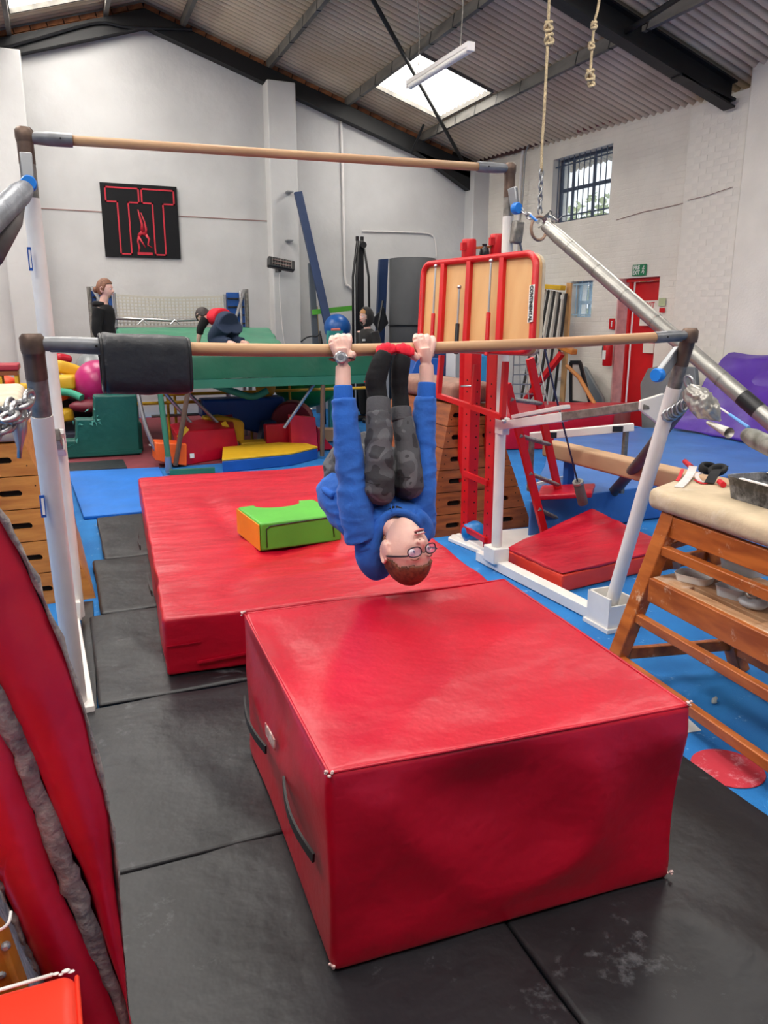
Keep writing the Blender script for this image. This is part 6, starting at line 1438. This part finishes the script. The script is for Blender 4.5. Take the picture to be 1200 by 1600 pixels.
# wrist watch
wd = (T(535, 590, -.03) - T(534, 560, -.04)).normalized(); wc0 = T(534.5, 561.5, -.032)
e1, e2 = basis(wd); mb = MB()
mb.tube([wc0 + cr_ * (.0385 * cos(a)) + ct_ * (.030 * sin(a)) for a in [2 * pi * k / 28 for k in range(28)]], .0085, 8, closed=True, sq=.35, up=wd) 
wt = mb.build('watch', m_blackp, boy, smooth=True); fc = wc0 + ct_ * .031 + cr_ * -.002
MB().lathe(fc, [(.021, -.006), (.0215, .004), (.018, .007), (.0165, .0055)], ct_, 24).build('watch_case', m_steel, wt, smooth='auto'); MB().lathe(fc, [(.0165, .004), (.0165, .0062)], ct_, 24).build('dial', M('watch_dial', (196, 200, 204), .25, var=.3, vs_=60), wt)
MB().lathe(fc, [(.010, .006), (.010, .0072)], ct_, 20).build('subdial', M('watch_subdial', (110, 114, 120), .3), wt)
for sx in (-1, 1): MB().ball(fc + cr_ * sx * .021, .005).build('watch_button', m_steel, wt, smooth=True)

# sweatshirt
sw = MB()
limb(sw, [T(536, 758, .215), T(540, 770, .19), T(556, 792, .13), T(577, 815, .08), T(598, 824, .04)], [.100, .108, .110, .100, .08], 6, 24)
limb(sw, [T(560, 800, .11), T(610, 815, .09), T(650, 800, .10)], [.09, .11, .085], 6, 20)
limb(sw, [T(566, 842, .01), T(556, 800, -.005), T(549, 745, -.01), T(543, 690, -.015), T(539, 645, -.025), T(536.5, 624, -.028)], [.060, .060, .053, .0475, .0455, .043], 6, 20)
limb(sw, [T(654, 838, .035), T(657, 800, .015), T(660, 745, .005), T(662, 690, -.005), T(664, 645, -.015), T(666, 620, -.02)], [.058, .056, .050, .0435, .041, .038], 6, 20)
limb(sw, [T(566, 840, .02), T(590, 850, .03), T(612, 838, .05), T(634, 845, .04), T(654, 836, .04)], [.056, .058, .06, .055, .055], 6, 20)
limb(sw, [T(588, 818, .0), T(615, 806, -.01), T(645, 812, .0)], [.055, .052, .055], 5, 18)
def swd(p):
    return .0055 * (fold(V(p.x, p.y, p.z * 2.4), 9, (1, 1, 1), 4) - .4) + .004 * noise.noise(p * 14)
flesh(sw, 'sweatshirt', m_blue_s, boy, .006, 4, swd)
hd = MB()    # hood hanging down beside the head, opening round the neck
limb(hd, [T(664, 842, -.0), T(648, 812, -.06), T(622, 799, -.085), T(600, 810, -.06), T(586, 838, -.02), T(583, 868, .02), T(590, 888, .05)], [.026, .018, .014, .018, .030, .042, .030], 7, 14)
limb(hd, [T(575, 845, .02), T(578, 872, .03), T(588, 890, .05), T(604, 890, .06)], [.05, .050, .042, .025], 6, 16)
limb(hd, [T(662, 842, -.02), T(664, 820, -.03), T(650, 800, -.05)], [.026, .030, .022], 6, 14)
flesh(hd, 'hood', m_blue_s, boy, .005, 4, lambda p: .003 * noise.noise(p * 20))
for (a, b_, r_, nm) in ((T(536.5, 628, -.028), T(536, 603, -.030), .0325, 'cuff'), (T(666, 624, -.02), T(667, 598, -.025), .0325, 'cuff')):
    MB().tube([a, a.lerp(b_, .12), a.lerp(b_, .9), b_, b_.lerp(a, .06)], [r_ * 1.05, r_ * 1.06, r_, r_ * .97, r_ * .85], 28).build(nm, m_rib, boy, smooth=True)
MB().tube(catmull([T(505, 756, .24), T(509, 766, .14), T(522, 775, .08)], 5), .014, 8).build('hem', m_rib, boy, smooth=True)
mb = MB(); limb(mb, [T(606, 806, -.055), T(618, 797, -.065), T(632, 802, -.07)], [.014, .016, .010]); mb.build('tshirt_collar', M('black_tshirt', (22, 22, 26), .9), boy, smooth=True)
for k, (x, y) in enumerate(((611, 790), (617, 789))): MB().tube([T(x, y - 2, -.09), T(x + 1, y + 8, -.093)], .0022, 6).build('drawstring', m_rib, boy)
# trousers: seat, thighs folded, shins up to ribbed cuffs
tr_ = MB()
limb(tr_, [T(545, 752, .20), T(545, 728, .21), T(556, 712, .25)], [.096, .096, .072], 6, 22); tr_.ball(T(594, 768, -.058), .051).ball(T(641, 757, -.038), .049)
limb(tr_, [T(548, 724, .18), T(567, 730, .08), T(585, 757, -.01), T(593, 771, -.055)], [.082, .074, .066, .055], 6, 20); limb(tr_, [T(560, 705, .22), T(592, 720, .14), T(628, 748, .03), T(641, 760, -.035)], [.082, .074, .066, .054], 6, 20)
limb(tr_, [T(593, 772, -.06), T(593, 745, -.062), T(592, 705, -.06), T(592, 665, -.05), T(591.5, 645, -.045)], [.053, .053, .049, .046, .043], 6, 20)
limb(tr_, [T(641, 762, -.04), T(640, 735, -.045), T(635, 700, -.035), T(630, 665, -.02), T(627.5, 655, -.015)], [.050, .049, .044, .040, .037], 6, 20)
flesh(tr_, 'trousers', m_camo, boy, .006, 4, lambda p: .005 * (fold(V(p.x, p.y, p.z * 1.8), 8, (1, 1, 1), 8) - .45) + .003 * noise.noise(p * 16))
for a, b_, r_ in ((T(591.5, 650, -.045), T(591.5, 624, -.035), .0425), (T(628, 658, -.015), T(626.5, 637, -.01), .037)):
    MB().tube([a, a.lerp(b_, .1), a.lerp(b_, .92), b_, b_.lerp(a, .06)], [r_, r_ * 1.02, r_, r_ * .96, r_ * .8], 28).build('trouser_cuff', m_ribg, boy, smooth=True)
# knee patch seams
for pts_ in (([(571, 752, -.085), (582, 756, -.112), (600, 756, -.114), (614, 750, -.09)]), ([(620, 742, -.07), (632, 746, -.092), (648, 746, -.09), (660, 738, -.06)])):
    MB().tube(catmull([T(*p) for p in pts_], 5), .0012, 5).build('knee_seam', m_sock, boy, smooth=True)
# socks, black with red heel line and red toes pressed on the bar
sk = MB()
limb(sk, [T(591, 630, -.035), T(589, 612, -.032), T(587, 594, -.038), T(595, 568, -.052), T(602, 552, -.054)], [.037, .036, .038, .0345, .030], 6, 18, )
limb(sk, [T(588, 606, -.02), T(577, 598, -.005), T(573, 596, .0)], [.032, .024, .014], 5, 14)
limb(sk, [T(626.5, 642, -.005), T(625, 618, -.005), T(624, 596, -.018), T(627, 570, -.040), T(631, 556, -.046)], [.033, .031, .032, .032, .028], 6, 18)
flesh(sk, 'socks', m_sock, boy, .005, 3, lambda p: .0012 * noise.noise(V(p.x * 8, p.y * 8, p.z * 60)))
for toes in ([(592.5, 545, .0120), (599, 541.5, .0125), (606, 540.5, .0130), (613, 542.5, .0130)], [(623, 542.5, .0125), (630, 541, .0125), (637, 543.5, .0120), (643, 547, .0115)]):
    tm = MB()
    for (x, y, r) in toes: limb(tm, [T(x, y + 8, -.052), T(x, y + 2, -.050), T(x, y - .5, -.036), T(x, y + 1, -.022)], [r, r, r * .95, r * .6], 4, 10)
    limb(tm, [T(toes[0][0], toes[0][1] + 7, -.05), T(toes[3][0] - 1, toes[3][1] + 6, -.05)], [.0135, .0135], 2, 10)
    flesh(tm, 'red_toe', m_sockr, boy, .003, 2)
MB().tube(catmull([T(593, 552, -.052), T(584, 570, -.045), T(575, 590, -.01), T(571, 597, .005)], 6), [.004] * 18 + [.007], 6).build('red_sole_line', m_sockr, boy, smooth=True)

# --- background people
def stander(name_lbl, foot, h, facing, top_mat, leg_mat, head_pitch=0.0, lean=V(0, 0, 0), arms=None, skin=m_skin):
    """standing figure; facing: angle of the view direction in the floor plane"""
    p = thing('person', name_lbl, 'person', foot); s = h / 1.68
    f = V(cos(facing), sin(facing), 0); r = V(f.y, -f.x, 0); u = V(0, 0, 1)
    Pt = lambda a, b_, c: V(foot) + r * (a * s) + f * (b_ * s) + u * (c * s) + lean * (c / 1.68)
    Rm = Matrix((r, f, u)).transposed() @ Matrix.Rotation(head_pitch, 3, 'X'); hc_ = Pt(0, .03, 1.56)
    bd = MB(); S_h = add_head(bd, hc_, Rm, .95 * s)
    limb(bd, [hc_ + V(0, 0, -.05), Pt(0, 0, 1.40), Pt(0, 0, 1.34)], [.05 * s, .05 * s, .07 * s]); limb(bd, [Pt(0, 0, 1.36), Pt(0, 0, 1.15), Pt(0, 0, .92)], [.12 * s, .11 * s, .12 * s], sq=.7)
    for a in (-1, 1): limb(bd, [Pt(a * .09, 0, .9), Pt(a * .10, .02, .5), Pt(a * .10, -.01, .09)], [.075 * s, .055 * s, .038 * s]); limb(bd, [Pt(a * .10, -.04, .045), Pt(a * .11, .14, .03)], [.036 * s, .028 * s])
    hands = arms or [[Pt(a * .17, 0, 1.34), Pt(a * .22, -.03, 1.08), Pt(a * .19, .10, .88)] for a in (-1, 1)]
    for A_ in hands:
        limb(bd, A_, [.045 * s, .036 * s, .024 * s]); d = (A_[2] - A_[1]).normalized(); q1, q2 = basis(d); w = A_[2]
        limb(bd, [w, w + d * .06 * s], [.026 * s, .024 * s], 3, 10, .6)
        for k in range(4): b0 = w + d * .055 * s + q1 * (.021 - .014 * k) * s; limb(bd, [b0, b0 + d * .035 * s, b0 + d * .06 * s + q2 * .015 * s], [.009 * s, .0085 * s, .007 * s], 3, 8)
        limb(bd, [w + d * .02 * s + q1 * .02 * s, w + d * .045 * s + q1 * .045 * s, w + d * .07 * s + q1 * .045 * s], [.010 * s, .009 * s, .007 * s], 3, 8)
    flesh(bd, 'body', skin, p, .0065 * s, 2)
    tp = MB(); limb(tp, [Pt(0, 0, 1.38), Pt(0, 0, 1.30), Pt(0, 0, 1.1), Pt(0, 0, .86)], [.10 * s, .165 * s, .155 * s, .165 * s], 6, 24, .72)
    for A_ in hands: limb(tp, [A_[0], A_[1], A_[1].lerp(A_[2], .85)], [.068 * s, .056 * s, .042 * s])
    flesh(tp, 'hooded_top', top_mat, p, .012, 3, lambda q_: .008 * noise.noise(q_ * 10))
    lg = MB(); limb(lg, [Pt(0, 0, .95), Pt(0, 0, .84)], [.155 * s, .14 * s], 4, 20, .75)
    for a in (-1, 1): limb(lg, [Pt(a * .08, 0, .88), Pt(a * .10, .02, .5), Pt(a * .10, -.01, .10)], [.098 * s, .075 * s, .058 * s])
    flesh(lg, 'trousers', leg_mat, p, .012, 3, lambda q_: .006 * noise.noise(q_ * 9))
    for a in (-1, 1): sh_ = MB(); limb(sh_, [Pt(a * .10, -.06, .045), Pt(a * .105, .06, .045), Pt(a * .11, .17, .032)], [.045 * s, .046 * s, .036 * s]); sh_.build('shoe', m_blackp, p, smooth=True)
    return p, S_h, Rm, s, Pt
m_blkcloth = M('black_cloth', (12, 12, 15), .95, bump=.004, bs=20); m_auburn = M('auburn_hair', (138, 92, 66), .6, col2=(96, 60, 44), vs_=50, bump=.002, bs=150)
gh = GY(160, 451, 9.62); gf = V(gh.x - .0, 9.62, .36)
girl, Sg, Rg, sg, Pg = stander('girl in black hoodie with auburn hair in a bun by the net', gf, 1.62, radians(-22), m_blkcloth, m_blkcloth, arms=None)
tag(MB().lohi((gf.x - .3, 9.45, .009), (gf.x + .3, 9.82, .355)).build('standing_block', m_teal, bevel=.02), 'green foam block under the girl behind the magenta ball', 'foam block')
face_parts(Sg, Rg, .93, girl, teeth=False, hair=m_auburn); hair_cap(Sg, girl, m_auburn, front=.06, side=-.03, back=-.07, lift=.010)
MB().ball(Sg((0, -.112, -.01)), .034, (1, .8, 1.1), 16, 10).build('hair_bun', m_auburn, girl, smooth=True)
hb = MB(); limb(hb, [Pg(-.09, .03, 1.38), Pg(-.07, -.06, 1.39), Pg(.0, -.09, 1.38), Pg(.07, -.06, 1.39), Pg(.09, .03, 1.38)], [.028, .034, .045, .034, .028]); flesh(hb, 'hood', m_blkcloth, girl, .012, 3)
# hooded child
hf = GZ(556, 655, 0); hf.z = .003
hoodm = M('dark_hooded_cloth', (34, 32, 32), .85, bump=.005, bs=16, sheen=.15)
kid, Sk, Rk, sk_, Pk = stander('child with black hood up standing at the back by the rolled mat', V(hf.x + .06, 11.1, .003), 1.70, radians(198), hoodm, m_blkcloth,
    arms=None)
face_parts(Sk, Rk, .96, kid, teeth=False); hair_cap(Sk, kid, M('sandy_hair', (176, 130, 84), .7), front=.045, side=0, back=-.03)
mb = MB(); seg, rg = 36, 26; vs = []; fs = []; idx = {}
for i in range(rg + 1):
    for k in range(seg):
        th = pi * i / rg; ph = 2 * pi * k / seg; x, y, z = sin(th) * cos(ph), sin(th) * sin(ph), cos(th)
        vs.append(Sk((x * .105, y * .125 - .018, z * .150 - .01)))
for i in range(rg):
    for k in range(seg):
        th = pi * (i + .5) / rg; ph = 2 * pi * (k + .5) / seg; x, y, z = sin(th) * cos(ph), sin(th) * sin(ph), cos(th)
        if y > .55 and z > -.9: continue
        fs.append((i * seg + k, (i + 1) * seg + k, (i + 1) * seg + (k + 1) % seg, i * seg + (k + 1) % seg))
mb.add(vs, fs); mb.build('raised_hood', hoodm, kid, smooth=True, solid=.016)
MB().box(Pk(-.09, .135, 1.22), (.05, .012, .03), Matrix.Rotation(radians(18), 3, 'Z')).build('chest_badge', m_chalk, kid)
MB().tube([Pk(-.20, .02, 1.28), Pk(-.24, .0, 1.05), Pk(-.2, .1, .9)], .008, 6).build('sleeve_piping', m_chalk, kid, smooth=True)
# child in red top bending over on the trampoline
rp = V(1.86, 9.35, 1.21); red = thing('person', 'child in red top and navy trousers bending over on the green mat', 'person', rp)
F2 = V(-.45, .9, 0).normalized(); r2 = V(F2.y, -F2.x, 0); Pr = lambda a, b_, c: rp + r2 * a + F2 * b_ + V(0, 0, c)
bd = MB(); Rr = Matrix((r2, (F2 * .5 + V(0, 0, -.86)).normalized(), r2.cross((F2 * .5 + V(0, 0, -.86)).normalized()))).transposed()
hcr = Pr(-.06, .36, .36); Sr = add_head(bd, hcr, Rr, .9)
limb(bd, [hcr, Pr(-.02, .26, .33), Pr(0, .15, .33), Pr(0, -.02, .30)], [.045, .05, .09, .09]); 
for a in (-1, 1):
    limb(bd, [Pr(a * .08, -.02, .26), Pr(a * .10, .14, .07), Pr(a * .10, -.18, .045), Pr(a * .10, -.26, .035)], [.08, .055, .036, .03]); A0, A1, A2 = Pr(a * .13, .22, .33), Pr(a * .19, .27, .17), Pr(a * .18, .33, .03)
    limb(bd, [A0, A1, A2], [.04, .032, .022]); 
    for k in range(4): limb(bd, [A2 + r2 * (.018 - .012 * k), A2 + r2 * (.024 - .016 * k) + F2 * .05 + V(0, 0, -.012), A2 + r2 * (.026 - .017 * k) + F2 * .08 + V(0, 0, -.018)], [.009, .008, .006], 3, 8)
    limb(bd, [A2, A2 - r2 * a * .04 + F2 * .03 + V(0, 0, -.012)], [.009, .007], 3, 8)
flesh(bd, 'body', m_skin, red, .0065, 2); hair_cap(Sr, red, M('dark_hair', (44, 34, 34), .6, bump=.002, bs=150), front=.05, side=0, back=-.07, lift=.012)
tp = MB(); limb(tp, [Pr(-.01, .27, .33), Pr(0, .20, .34), Pr(0, .05, .34)], [.07, .135, .135], 6, 22, .8)
flesh(tp, 'red_top', M('red_cotton', (208, 26, 48), .85, bump=.004, bs=20), red, .012, 3, lambda q_: .006 * noise.noise(q_ * 12))
for a in (-1, 1): bs_ = MB(); limb(bs_, [Pr(a * .12, .23, .33), Pr(a * .18, .26, .22), Pr(a * .185, .28, .15)], [.06, .048, .042]); flesh(bs_, 'black_sleeve', m_blkcloth, red, .012, 2)
lg = MB(); limb(lg, [Pr(0, .06, .31), Pr(0, -.05, .27)], [.13, .145], 5, 22, .9)
for a in (-1, 1): limb(lg, [Pr(a * .075, -.05, .25), Pr(a * .10, .13, .09), Pr(a * .10, -.16, .065)], [.115, .075, .05])
flesh(lg, 'navy_trousers', M('navy_jersey', (34, 48, 74), .85, bump=.004, bs=20), red, .012, 3)
